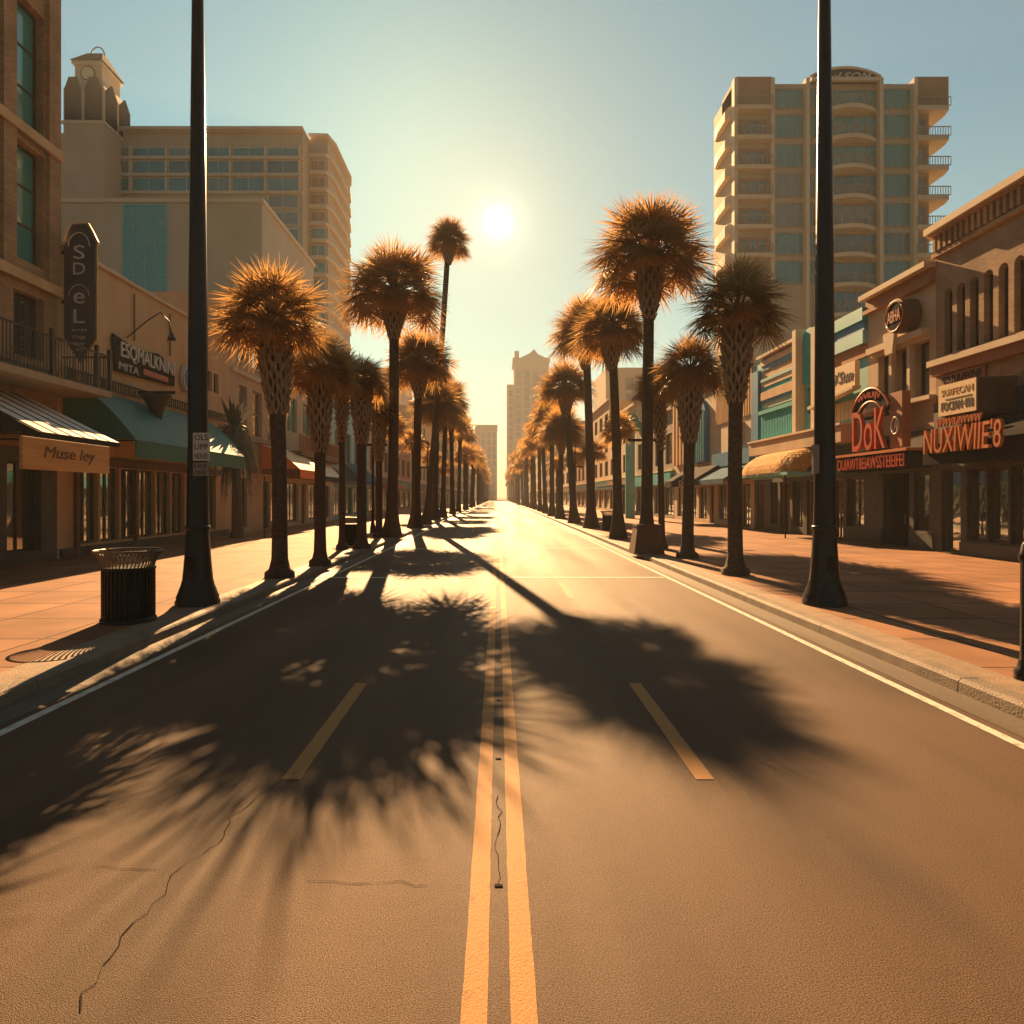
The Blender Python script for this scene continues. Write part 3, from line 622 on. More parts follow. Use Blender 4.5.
for P, lst in ((PL, [
 (55, 70, 9.5, 'aqua', 'low pale blue shop front beyond the left balcony shop', 1, 4, 'blue'),
 (70, 88, 13, 'beige', 'three storey beige block past the pale blue left shop', 2, 4, 'brown'),
 (88, 104, 9, 'terra', 'low terracotta shop mid way down the left side', 1, 3, 'canvasg'),
 (104, 126, 16, 'cream', 'four storey cream block far down the left side', 3, 4, 'slate'),
 (126, 150, 11, 'lbrick', 'two storey brick block far down the left side', 1, 4, 'navy'),
 (150, 185, 20, 'beige', 'tall beige block in the haze on the left side', 4, 4, 'brown'),
 (185, 225, 13, 'tan', 'hazy tan block on the left side past the tall beige one', 2, 4, 'brown'),
 (225, 280, 24, 'cream', 'tallest hazy cream block near the end of the left side', 4, 4, 'brown'),
 (280, 385, 15, 'beige', 'long hazy block closing the left side of the street', 2, 5, 'brown')]),
 (PR, [
 (58, 74, 9.5, 'greyw', 'low grey shop beyond the blue arched one on right', 1, 4, 'teal'),
 (74, 92, 12, 'cream', 'three storey cream block mid way down the right side', 2, 4, 'rust'),
 (92, 112, 15, 'tan', 'four storey tan block mid way down the right side', 3, 4, 'canvasg'),
 (112, 134, 10, 'terra', 'low terracotta shop far down the right side', 1, 4, 'navy'),
 (134, 170, 17, 'beige', 'tall beige block in the haze on the right side', 3, 4, 'brown'),
 (170, 215, 12, 'lbrick', 'hazy brick block on the right side', 2, 4, 'brown'),
 (215, 280, 21, 'cream', 'tallest hazy cream block near the end of the right side', 4, 4, 'brown'),
 (280, 385, 14, 'beige', 'long hazy block closing the right side of the street', 2, 5, 'brown')])):
    for (u0, u1, h, mat, lab, fl, ba, fas) in lst: generic(P, u0, u1, h, mat, lab, fl, ba, fas)

# --- awnings and signs, left
def awning(P, u0, u1, vt, vb, w, drop, mat, label, stripes=None, val=None, curve=0., ends=None, name='awning', w0=.35, n=8):
    t = thing(name, P((u0+u1)/2, vb-drop, .0), label, 'awning')
    pr = []
    for i in range(n+1):
        q = i/n; pr.append((vt+(vb-vt)*q+curve*math.sin(math.pi*q), w0*0+.07+(w-.07)*q))
    m = MB(P)
    if stripes:
        k = stripes[1]; du = (u1-u0)/k
        for j in range(k):
            x0, x1 = u0+j*du+stripes[2], u0+(j+1)*du; sm_ = MB(P)
            for i in range(n): sm_.add([(x0, pr[i][0]+.012, pr[i][1]+.008), (x1, pr[i][0]+.012, pr[i][1]+.008), (x1, pr[i+1][0]+.012, pr[i+1][1]+.008), (x0, pr[i+1][0]+.012, pr[i+1][1]+.008)], [(0, 1, 2, 3)], True)
            sm_.build('stripe', stripes[0], t, fix=False)
    if 1:
        for i in range(n): m.add([(u0, *pr[i]), (u1, *pr[i]), (u1, *pr[i+1]), (u0, *pr[i+1])], [(0, 1, 2, 3)], True)
        m.build('canvas', mat, t, fix=False)
    for u in (u0, u1):
        MB(P).add([(u, v, x) for v, x in pr]+[(u, vb, .07)], [tuple(range(n+2))]).build('end_panel', ends or mat, t, fix=False)
    MB(P).box(u0-.01, u1+.01, vb-drop, vb-.004, w-.02, w+.02).build('valance', val or mat, t, fix=False)
    f = MB(P)
    for u in (u0+.05, (u0+u1)/2, u1-.05): f.box(u-.02, u+.02, vb-.05, vb-.01, .08, w-.03)
    f.build('frame', 'blackm', t)
    return t
a1 = awning(PL, 15.7, 19.0, 4.85, 3.5, 2.75, .12, 'canvasd', 'dark awning with glowing white stripes at the left edge', ('canvasw', 6, .13), 'canvasd')
s = thing('name_board', PL(17, 2.55, 2.8), 'varnished board lettered Muse ley along the striped awning', 'sign')
MB(PL).box(15.0, 18.35, 2.62, 3.35, 2.78, 2.86).build('board', 'wood', s, bevel=.01)
m = MB(PL); lettering(m, 'Muse ley', 16.7, 3.0, 2.865, 2.0, .36, 1, .012, .2); m.build('lettering', 'brown', s)
awning(PL, 20.75, 29.6, 5.5, 3.75, 2.3, .55, 'canvasg', 'deep green canvas awning over the left shop windows', None, 'canvasg', .35)
m = MB(PL); railing(m, 20.8, 33.4, 5.62, 5.98, .12, .16, .03, .05)
t = tag(m.build('wall_railing', 'blackm', origin=PL(27, 5.6, .1)), 'low black ornamental railing along the wall above the green awning', 'railing')
s = thing('blade_sign', PL(20.85, 6.1, .6), 'tall navy blade sign with gold rim hanging at the brick corner', 'sign'); Pb = front(20.78)
x0, x1, xm = -13.2, -12.28, -12.74
body = [(xm, 6.12), (x1, 6.85), (x1, 9.55), (x1+.03, 9.75), (x1-.12, 10.08), (xm+.22, 10.3), (xm-.22, 10.3), (x0+.1, 10.08), (x0-.02, 9.75), (x0, 9.55), (x0, 6.85)]
MB(Pb).prism([(xm+(x-xm)*1.09, 8.2+(z-8.2)*1.03) for x, z in body], -.13, -.06).build('rim', 'gold', s)
MB(Pb).prism(body, -.20, 0).build('panel', 'navy', s)
m = MB(Pb)
for ch, z, h, w_ in (('S', 9.45, .42, .34), ('D', 8.95, .36, .36), ('e', 8.05, .34, .34), ('L', 7.5, .42, .34), ('jorys', 7.08, .09, .46), ('Ougs', 6.86, .15, .40), ('liciy', 6.66, .11, .34), ('ons', 6.48, .08, .26)):
    lettering(m, ch, xm, z, .006, w_, h, 1, .008)
arc = [(xm+.32*math.cos(a), 9.62+.42*math.sin(a), .012) for a in [math.pi*i/16 for i in range(17)]]; m.tube(arc, .018, 6)
arc = [(xm+.3*math.cos(a), 8.12+.34*math.sin(a), .012) for a in [math.pi*i/16 for i in range(17)]]; m.tube(arc, .012, 6)
m.build('lettering', 'silver', s)
MB(PL).box(20.8, 20.86, 7.9, 8.0, -.02, .12).box(20.8, 20.86, 9.4, 9.5, -.02, .12).build('bracket', 'blackm', s)
s = thing('wall_sign', PL(25.8, 6.3, .2), 'wide sign of black and silver letters on the tan wall', 'sign')
MB(PL).prism([(23.5, 6.35), (27.8, 6.5), (27.8, 7.2), (26.5, 7.55), (24.9, 7.35), (23.4, 7.6)], .05, .14).build('backboard', 'canvasd', s)
m = MB(PL); lettering(m, 'ESQMALKNINI', 25.75, 7.12, .16, 3.9, .62, 1, .03); m.build('lettering', 'silver', s)
m = MB(PL); lettering(m, 'MITA', 24.35, 6.58, .15, 1.3, .26, 1, .015); m.build('small_lettering', 'whites', s)
MB(PL).box(25.3, 27.2, 6.55, 6.76, .142, .17).build('red_stripe', 'red', s)
s = thing('gooseneck_lamp', PL(25, 7.9, .1), 'thin gooseneck lamp arching over the black and silver sign', 'wall lamp')
MB(PL).tube([(24.4, 7.7, .06), (25.2, 8.5, .35), (25.7, 8.95, .6), (26.05, 8.7, .75), (26.15, 8.25, .8)], .028, 8).build('arm', 'blackm', s)
MB(PL).tube([(26.15, 8.3, .8), (26.16, 8.12, .8), (26.17, 8.0, .8)], [.05, .13, .17], 12).build('shade', 'blackm', s)
s = thing('round_sign', PL(28.9, 7, .2), 'small round silver and blue sign right of the black and silver letters', 'sign')
def disc(P, u, v, r_, w0, w1, n=28, q=1.): return MB(P).prism([(u+r_*math.cos(2*math.pi*i/n), v+q*r_*math.sin(2*math.pi*i/n)) for i in range(n)], w0, w1)
disc(PL, 28.95, 7.0, .5, .05, .22, q=1.15).build('rim', 'silver', s); disc(PL, 28.95, 7.0, .4, .221, .25, q=1.15).build('face', 'blue', s)
m = MB(PL); lettering(m, 'O', 28.95, 7.0, .26, .35, .5, 1, .015); m.build('lettering', 'whites', s)
s = thing('urn_lantern', PL(24, 4.2, 1.2), 'black goblet-shaped lantern standing out over the green awning', 'lantern')
o = (-12.0, 24.0, 0)
MB().lathe([(.14, 4.35), (.16, 4.5), (.2, 4.9), (.3, 5.2), (.42, 5.42), (.5, 5.5), (.5, 5.6), (.3, 5.62)], o, 20).build('bowl', 'blackm', s)
MB().box(-12.65, -11.35, 23.96, 24.04, 5.62, 5.72).build('crossbar', 'blackm', s); MB().box(-13.29, -12.2, 23.97, 24.03, 4.6, 4.68).build('bracket', 'blackm', s)
awning(PL, 38.0, 43.4, 4.95, 3.55, 2.3, .5, 'canvasy', 'yellow awning with orange ends beyond the crosshatched left palm', None, 'canvaso', .2, 'canvaso')
awning(PL, 44.2, 50.5, 4.75, 3.4, 1.7, .3, 'canvasw', 'smaller pale awning with dark ends next beyond the yellow and orange one', None, 'canvasd', .2, 'canvasd')
awning(PL, 58, 66, 5.0, 3.4, 2.0, .3, 'canvasb', 'blue awning on the pale blue left shop', None, 'canvasb')
def street_canopy(P, u0, u1, w, v, mat, label):
    t = thing('flat_canopy', P((u0+u1)/2, v, 0), label, 'canopy'); MB(P).box(u0, u1, v, v+.35, .36, w).build('deck', mat, t); MB(P).box(u0-.05, u1+.05, v+.353, v+.42, .36, w+.06).build('edge_cap', 'framel', t); return t
street_canopy(PL, 72, 84, 2, 3.0, 'terra', 'terracotta flat canopy on the beige left block')
street_canopy(PR, 76, 90, 2, 3.0, 'blue', 'blue flat canopy on the cream right block')
# drooping palm sculpture by the tan shop
r = thing('drooping_palm', (-11.95, 31.2, .13), 'grey drooping palm with hanging dry fronds against the tan shop', 'palm tree'); o = Vector((-11.95, 31.2, .13))
MB().tube([o+Vector(p) for p in ((0, 0, 0), (.05, 0, .4), (0, 0, 2.5), (-.1, 0, 4.8))], [.34, .26, .2, .24], 12).build('trunk', 'trunk', r)
m = MB(); rr = random.Random(8)
for k in range(90):
    az = rr.uniform(0, 6.28); ln = rr.uniform(.7, 1.35); up = rr.uniform(.2, 1.5); dn = rr.uniform(1.2, 3.2); c = o+Vector((-.1, 0, 4.7)); e = Vector((math.cos(az), math.sin(az), 0)); tg = Vector((-e.y, e.x, 0))
    P_ = [c+e*ln*q**.8+Vector((0, 0, up*q*1.8-(up*1.8+dn)*q**2.2)) for q in [i/7 for i in range(8)]]
    for i in range(7):
        w0 = .10*(1-i/7.5); w1 = .10*(1-(i+1)/7.5); m.add([P_[i]-tg*w0, P_[i]+tg*w0, P_[i+1]+tg*w1, P_[i+1]-tg*w1], [(0, 1, 2, 3)])
        for sg in (-1, 1):
            for z in range(2):
                b = P_[i].lerp(P_[i+1], z/2); m.add([b, b+tg*sg*.16+Vector((0, 0, -.34))+e*.05, b+tg*sg*.05+Vector((0, 0, -.05))], [(0, 1, 2)])
for k in range(26):
    az = rr.uniform(0, 6.28); c = o+Vector((-.1, 0, 4.9)); e = Vector((math.cos(az), math.sin(az), rr.uniform(1.2, 4))).normalized(); L_ = rr.uniform(.8, 1.7); tg = e.cross(Vector((0, 1, .1))).normalized()
    m.add([c-tg*.07, c+tg*.07, c+e*L_*.6+tg*.1, c+e*L_, c+e*L_*.6-tg*.1], [(0, 1, 2, 3, 4)])
m.build('fronds', 'leafd', r, fix=False)
t = thing('banner_pole', (-10.6, 31.0, .13), 'thin dark pole on the left pavement near the drooping palm', 'pole')
MB().lathe([(.09, 0), (.05, .06), (.035, .1), (.03, 2.7)], (-10.6, 31.0, .13), 10).build('post', 'blackm', t); MB().lathe([(.03, 2.701), (.05, 2.75), (.02, 2.8)], (-10.6, 31.0, .13), 10).build('finial', 'blackm', t)

# ------------------------------------------------------------------ right shops
r = base_thing(PR, 9, 23.4, 'brick corner block with dentil cornice and slim arched windows, right edge', 'brick_block'); H = 11.0
ops = []; au = [22.75-.62*i for i in range(12)]
for u in au: ops.append((u-.2, u+.2, 6.75, 8.95))
sh = []
for i in range(10): a = 21.85-i*.92; sh.append((a-.84, a, .62, 2.9))
sh.append((22.15, 23.1, .16, 2.9))
m = MB(PR); wall(m, 9, 23.4, 0, 3.0, sh, .35); m.build('shopfront_wall', 'slate', r, fix=False)
m = MB(PR); wall(m, 9, 23.4, 3.0, H, ops, .35)
for op in ops: spandrels(m, op, 8, .35)
shell(m, 9, 23.4, H, 14); m.build('wall', 'rbrick', r, fix=False)
for op in ops: window(r, PR, op, 1, 1, 'frame', 'glassu', .24, fw=.04)
for op in sh: window(r, PR, op, 1, 1, 'frameg', 'glass', .2, fw=.09, name='window' if op[2] > .3 else 'door')
MB(PR).box(9, 23.42, 10.92, 11.14, -.3, .42).build('cornice', 'cream', r)
m = MB(PR); m.box(9, 23.4, 10.84, 10.917, .003, .3)
u = 9.1
while u < 23.3: m.box(u, u+.13, 10.32, 10.838, .003, .2); u += .27
m.build('dentil_band', 'lbrick', r); MB(PR).box(9, 23.41, 10.14, 10.28, .003, .16).build('string_course', 'lbrick', r)
MB(PR).box(9, 23.41, 6.42, 6.62, .003, .32).build('sill_band', 'cream', r); MB(PR).box(9, 23.41, 6.1, 6.416, .003, .2).build('lower_band', 'terra', r)
m = MB(PR); wall(m, 9, 23.38, .14, .58, [(22.15, 23.1, .14, .58)], .02)
MB(PR).box(9, 22.1, .14, .56, .004, .08).build('stall_riser', 'slate', r); MB(PR).box(9, 23.4, 2.95, 5.2, .004, .07).build('fascia_wall', 'slate', r)
s = thing('box_sign', PR(20.5, 4.4, .6), 'cream box sign with dark lettering jutting from the brick block', 'sign')
MB(PR).prof([(4.45, .06), (4.4, .7), (4.5, 1.18), (5.45, 1.2), (5.5, .06)], 19.65, 21.35).build('box', 'brown', s)
MB(PR).box(19.66, 21.34, 4.5, 5.45, 1.205, 1.24).build('face', 'signc', s)
m = MB(PR); lettering(m, 'SURFECAN', 20.5, 5.2, 1.243, 1.4, .2, -1, .006); m.build('faint_lettering', 'gold', s)
m = MB(PR); lettering(m, 'FOCIAN 403', 20.5, 4.78, 1.243, 1.4, .27, -1, .008); m.box(19.85, 21.0, 4.97, 5.0, 1.241, 1.25); m.build('lettering', 'dark', s)
s = thing('shop_canopy', PR(19.5, 3.1, .8), 'black rounded canopy with orange letters over the right shop windows', 'canopy')
pr = [(3.05, .08), (3.05, 1.5)]+[(3.05+1.35*math.sin(a), .08+1.42*math.cos(a)) for a in [math.pi/2*i/8 for i in range(9)]]
MB(PR).prof(pr[:1]+pr[2:], 12, 21.5).build('hood', 'canvasd', s); MB(PR).box(11.9, 21.55, 3.0, 3.62, 1.505, 1.6).build('front_board', 'canvasd', s)
m = MB(PR); lettering(m, "NUXIWIIE'8", 19.7, 3.72, 1.66, 3.3, .78, -1, .05, .1); m.build('lettering', 'orange', s)
m = MB(PR); lettering(m, 'WWVIUIWWW', 20.3, 4.28, 1.3, 2.0, .24, -1, .03, .2); m.build('upper_lettering', 'orange', s)
s = thing('letter_panel', PR(21.9, 5.7, .1), 'narrow panel of small red letters under the arched windows', 'sign')
MB(PR).box(20.9, 22.9, 5.62, 6.05, .075, .12).build('panel', 'terra', s); m = MB(PR); lettering(m, 'MUI IUWAJII', 21.9, 5.84, .125, 1.8, .3, -1, .02); m.build('lettering', 'dark', s)
# --- narrow shop with oval sign
r = base_thing(PR, 23.4, 27.7, 'narrow stucco shop with hooded windows left of the brick block', 'shop_building'); H = 9.95
ops = [(23.75, 24.6, 5.55, 7.5), (24.95, 25.75, 5.55, 7.5), (26.1, 26.95, 5.55, 7.5)]; sh = [(23.75, 24.65, .8, 2.85), (24.9, 26.6, .16, 2.9)]
m = MB(PR); wall(m, 23.4, 27.7, 0, 3.0, sh, .4); m.build('shopfront_wall', 'slate', r, fix=False)
m = MB(PR); wall(m, 23.4, 27.7, 3.0, H, ops, .4); shell(m, 23.4, 27.7, H, 14); m.build('wall', 'beige', r, fix=False)
for op in ops: window(r, PR, op, 1, 2, 'frame', 'glassu', .3)
window(r, PR, sh[0], 1, 1, 'frameg', 'glass', .2)
d = MB(PR); d.box(24.9, 26.6, .16, 2.9, -.4, -.34); d.box(25.72, 25.78, .2, 2.85, -.34, -.31)
d = d.build('door', 'canvasd', r); MB(PR).box(25.6, 25.66, 1.0, 1.35, -.34, -.28).build('handle', 'iron', d)
MB(PR).box(23.42, 27.7, 9.9, 10.1, -.3, .4).build('cornice', 'cream', r); MB(PR).box(23.42, 27.7, 9.35, 9.5, .003, .22).box(23.42, 27.7, 9.505, 9.897, .003, .1).build('frieze', 'terra', r)
MB(PR).box(23.6, 27.2, 7.62, 7.86, .003, .36).box(23.7, 27.1, 7.5, 7.617, .003, .2).build('window_hood', 'cream', r)
MB(PR).prism([(25.15, 7.3), (25.6, 7.3), (25.75, 8.05), (25.0, 8.05)], .362, .5).build('keystone', 'cream', r)
MB(PR).box(23.45, 27.65, 5.38, 5.53, .003, .2).build('sill_band', 'cream', r)
for u in (24.78, 25.92): MB(PR).box(u-.09, u+.09, 5.54, 7.49, .003, .12).build('pilaster', 'cream', r)
MB(PR).box(23.45, 27.65, 3.7, 4.35, .003, .05).build('fascia', 'slate', r)
for (a, b) in ((23.5, 24.85), (26.65, 27.68)): MB(PR).box(a, b, .14, .74, .004, .06).build('stall_riser', 'slate', r)
s = thing('oval_sign', PR(24.65, 7.9, .3), 'dark drum-shaped round sign with copper lettering above the hooded windows', 'sign')
disc(PR, 24.75, 8.55, .62, .01, .62).build('drum', 'brown', s); disc(PR, 24.75, 8.55, .5, .621, .65).build('face', 'canvasd', s)
m = MB(PR); lettering(m, 'ABHA', 24.75, 8.55, .66, .8, .42, -1, .015); ring = [(24.75+.54*math.cos(i*math.pi/16), 8.55+.54*math.sin(i*math.pi/16), .655) for i in range(33)]; m.tube(ring, .025, 6, cap=False); m.build('lettering', 'orange', s)
s = thing('neon_sign', PR(25.8, 3.75, .9), 'big red sign with tall letters under an arched top, above the dark door', 'sign')
MB(PR).box(24.0, 24.75, 3.78, 5.75, .5, .8).build('side_panel', 'terra', s)
MB(PR).box(24.76, 27.3, 3.78, 4.1, .62, .7).box(24.8, 27.2, 5.0, 5.1, .62, .7).build('backing_frame', 'canvasd', s)
m = MB(PR); lettering(m, 'DoK', 26.0, 4.55, .86, 2.3, 1.55, -1, .07); m.build('tall_letters', 'red', s)
m = MB(PR); n = 14; A = [R(35+110*i/n) for i in range(n+1)]; 
m.prism([(26.0+1.55*math.cos(a), 4.35+1.75*math.sin(a)) for a in A]+[(26.0+1.2*math.cos(a), 4.35+1.3*math.sin(a)) for a in reversed(A)], .72, .86); m.build('arch', 'canvasd', s)
m = MB(PR); m.tube([(26.0+1.58*math.cos(a), 4.35+1.78*math.sin(a), .86) for a in A], .045, 6); m.tube([(26.0+1.18*math.cos(a), 4.35+1.28*math.sin(a), .86) for a in A], .035, 6); m.build('arch_tube', 'orange', s)
m = MB(PR); lettering(m, 'WVIUIJV', 26.0, 5.72, .88, 1.6, .3, -1, .02, 0, .12); m.build('arch_lettering', 'red', s)
m = MB(PR); ring = [(24.38+.22*math.cos(i*math.pi/14), 4.55+.3*math.sin(i*math.pi/14), .83) for i in range(29)]; m.tube(ring, .035, 6, cap=False); lettering(m, 'A', 24.38, 4.55, .81, .2, .34, -1, .015); m.build('ring_emblem', 'whites', s)
s = thing('fascia_sign', PR(26, 3, .5), 'long red strip sign of upright letters over the dark door', 'sign')
MB(PR).box(23.45, 28.3, 3.0, 3.6, .06, .95).build('board', 'canvasd', s); MB(PR).box(23.4, 28.35, 3.603, 3.7, .06, 1.02).build('top_trim', 'orange', s)
m = MB(PR); lettering(m, 'OUIAWTIIEIAWSSTEIEIFEI', 25.9, 3.3, .97, 4.6, .46, -1, .02); m.build('lettering', 'red', s)
# --- colourful shop
r = base_thing(PR, 27.7, 40, 'colourful shop with teal bands, striped wall and slatted balcony', 'shop_building'); H = 9.6
ops = [(28.0, 29.4, .75, 2.8), (29.7, 30.8, .16, 2.8), (32.0, 33.2, .16, 2.8), (33.6, 34.8, .5, 2.8), (35.1, 36.3, .16, 2.8), (36.6, 37.6, .5, 2.8), (38.4, 39.6, .16, 2.8), (32.2, 33.2, 6.0, 7.3)]
m = MB(PR); wall(m, 27.7, 40, 0, 3.0, ops[:-1], .3); m.build('shopfront_wall', 'slate', r, fix=False)
m = MB(PR); wall(m, 27.7, 40, 3.0, H, ops[-1:], .3); shell(m, 27.7, 40, H, 14); m.build('wall', 'aqua', r, fix=False)
for op in ops: window(r, PR, op, 2, 1, 'brown' if op[2] > .3 else 'terra', 'glass', .2, .06, 'window' if op[2] > .3 else 'door')
for v0, v1, mt, w in ((9.2, 9.72, 'teal', .22), (8.8, 9.19, 'blue', .14), (8.25, 8.79, 'aqua', .2), (7.7, 8.24, 'terra', .1)): MB(PR).box(27.72, 31.6, v0, v1, .003, w).build('colour_band', mt, r)
MB(PR).box(31.6, 32.0, 5.2, 9.9, .003, .35).box(33.4, 33.8, 5.2, 10.2, .003, .45).build('pilaster', 'cream', r)
m = MB(PR); m.prism([(32.1, 5.3), (33.3, 5.3), (33.3, 9.6)]+[(32.7+.6*math.cos(a), 9.6+.5*math.sin(a)) for a in [math.pi*i/10 for i in range(11)]]+[(32.1, 9.6)], .003, .12)
wm = MB(PR); wm.box(32.05, 33.35, 7.5, 9.6, .003, .12); wm.prism([(32.7+.65*math.cos(a), 9.603+.5*math.sin(a)) for a in [math.pi*i/12 for i in range(13)]], -.2, .12); wm.build('rounded_bay', 'teal', r)
vv = 6.95; cols = ['cream', 'blue', 'tan', 'teal', 'cream', 'aqua', 'tan', 'blue', 'cream', 'greyw']
for i, c_ in enumerate(cols):
    h_ = (.22, .12, .34, .2)[i % 4]*1.35; MB(PR).box(33.85, 38.6, vv, vv+h_-.004, .003, .06+.05*(i % 3)).build('colour_band', c_, r); vv += h_
MB(PR).box(33.82, 38.9, vv, vv+.15, -.2, .3).build('coping', 'cream', r)
m = MB(PR)
for i in range(22): a = 33.9+i*.21; m.box(a, a+.11, 5.05, 6.6, .12, .2)
m.box(33.82, 38.6, 6.6, 6.8, .1, .3); m.build('slatted_screen', 'teal', r); MB(PR).box(33.82, 38.6, 5.05, 6.6, .004, .06).build('screen_back', 'cream', r)
m = MB(PR)
for i in range(11): a = 27.75+i*.34; m.box(a, a+.3, 5.3, 6.1, .004, .08)
m.build('board_cladding', 'beige', r)
MB(PR).box(28.4, 38.8, 4.3, 5.0, .004, .75).build('balcony_parapet', 'beige', r); MB(PR).box(28.35, 38.85, 5.003, 5.1, .004, .82).build('parapet_cap', 'cream', r)
MB(PR).box(38.9, 39.95, 3.2, 9.2, .004, .2).build('corner_pier', 'blue', r); MB(PR).box(27.75, 31.5, 3.0, 4.2, .004, .1).build('fascia', 'slate', r)
s = thing('thatched_awning', PR(33, 3, 1), 'golden thatched awning curving out over the colourful shop door', 'awning')
def thatch():
    m = MB(PR); n = 9; k = 16; u0, u1 = 30.6, 37.2; g = []
    for j in range(k+1):
        row = []; e = min(1, (min(j, k-j)/k)*4.5); e = math.sqrt(1-(1-e)**2)
        for i in range(n+1):
            a = math.pi/2*i/n; row.append((u0+(u1-u0)*j/k, 3.15+1.2*math.cos(a)*(.35+.65*e), .1+2.0*math.sin(a)*(.55+.45*e)))
        g.append(row)
    for j in range(k):
        for i in range(n): m.add([g[j][i], g[j+1][i], g[j+1][i+1], g[j][i+1]], [(0, 1, 2, 3)], True)
    rr = random.Random(4)
    for q in range(1500):
        j = rr.randrange(k); i = rr.randrange(n); p = Vector(g[j][i]).lerp(Vector(g[j+1][i+1]), rr.random()); d = (Vector(g[j][i+1])-Vector(g[j][i])).normalized()
        out = Vector((0, math.cos(math.pi/2*i/n), math.sin(math.pi/2*i/n)))*.035; a = p+out*.4; b = p+d*.2+out
        m.add([tuple(a+Vector((-.018, 0, 0))), tuple(a+Vector((.018, 0, 0))), tuple(b+Vector((rr.uniform(-.03, .03), 0, 0)))], [(0, 1, 2)])
    return m
thatch().build('thatch', 'thatch', s, fix=False)
MB(PR).box(30.6, 37.2, 3.0, 3.14, .1, 2.05).build('fascia_board', 'aqua', s)
MB(PR).tube([(30.9, .13, 2.0), (30.9, 3.0, 2.0)], .035, 8).build('support_post', 'blackm', s)
s = thing('boat_sign', PR(29, 6.2, .5), "pale wedge-shaped sign board lettered D'Sun on the colourful shop", 'sign')
MB(PR).prism([(27.75, 6.55), (31.6, 6.2), (31.6, 6.35), (31.2, 7.55), (27.75, 7.55)], .3, .5).build('board', 'signc', s)
MB(PR).prism([(27.75, 6.42), (31.8, 6.05), (31.8, 6.19), (27.75, 6.54)], .25, .6).build('bottom_rail', 'cream', s)
m = MB(PR); lettering(m, "D'Sun", 28.9, 7.05, .51, 1.9, .5, -1, .012, .3); m.build('lettering', 'dark', s)
# --- beige and blue shops
r = base_thing(PR, 40, 47, 'beige ribbed shop building behind the right crosshatched palm', 'shop_building'); H = 10.8
ops = [(40.6, 42.2, .16, 2.8), (42.8, 44.4, .5, 2.8), (44.9, 46.5, .5, 2.8)]
m = MB(PR); wall(m, 40, 47, 0, H, ops, .3); shell(m, 40, 47, H, 14); m.build('wall', 'cream', r, fix=False); coping(r, PR, 40, 47, H, 'cream')
for i, op in enumerate(ops): window(r, PR, op, 2, 1, 'brown', 'glass', .2, name='window' if i else 'door')
m = MB(PR)
for i in range(17): m.box(40.2+i*.4, 40.36+i*.4, 6.9, 10.5, .004, .09)
m.build('ribbed_cladding', 'tan', r); MB(PR).box(40, 47, 4.0, 4.9, .004, .3).build('fascia', 'blue', r)
MB(PR).box(41.6, 44, 5.4, 6.6, .004, .2).build('framed_board', 'beige', r)
awning(PR, 40.3, 46.6, 4.0, 3.1, 1.7, .3, 'canvasb', 'dark blue awning of the beige ribbed shop', None, 'canvasb')
r = base_thing(PR, 47, 58, 'beige art deco shop with a tall blue arch', 'shop_building'); H = 9.8
ops = [(47.4, 48.4, .16, 2.8), (49, 51, .4, 2.8), (51.6, 53.6, .4, 2.8), (54.4, 57.2, .4, 2.8)]
m = MB(PR); wall(m, 47, 58, 0, H, ops, .3); shell(m, 47, 58, H, 14); m.build('wall', 'cream', r, fix=False); coping(r, PR, 47, 58, H, 'cream')
for i, op in enumerate(ops): window(r, PR, op, 2, 1, 'frame', 'glass', .2, name='window' if i else 'door')
m = MB(PR); m.prism([(48.4, 4.5), (51.4, 4.5)]+[(49.9+1.5*math.cos(a), 7.6+1.5*math.sin(a)) for a in [math.pi*i/14 for i in range(15)]], .004, .3); ar = m.build('blue_arch', 'blue', r)
m = MB(PR)
for i in range(5): m.box(48.75+i*.55, 48.85+i*.55, 4.6, 8.2, .302, .36)
m.build('arch_bar', 'aqua', ar)
m = MB(PR)
for i in range(5): m.box(53+i*1.0, 53.45+i*1.0, 4.6, 9.6, .004, .3)
m.build('fluted_pilaster', 'tan', r)
t = awning(PR, 45.5, 53.5, 4.3, 3.2, 1.9, .45, 'canvasd', 'black awning with white lettering on the art deco shop', None, 'canvasd')
m = MB(PR); lettering(m, 'DIVES', 47.6, 3.0, 1.93, 3.4, .36, -1, .01); m.build('lettering', 'whites', t)
s = thing('pylon_sign', (11.6, 60, .13), 'slender teal pylon sign with a green curled emblem on top', 'sign'); o = (11.6, 60)
MB().box(11.2, 12.0, 59.8, 60.2, .13, 7.6).build('pylon', 'aqua', s, bevel=.05)
Pg = front(59.75)
for dx, dz, q in ((-.55, 8.3, .5), (.1, 8.7, .6), (.6, 8.2, .5), (.05, 8.0, .55)): disc(Pg, 11.6+dx, dz, q, -.4+dx*.05, .0+dx*.05).build('emblem_lobe', 'green', s)
disc(Pg, 11.6, 8.3, .33, .06, .12).build('emblem_eye', 'whites', s)

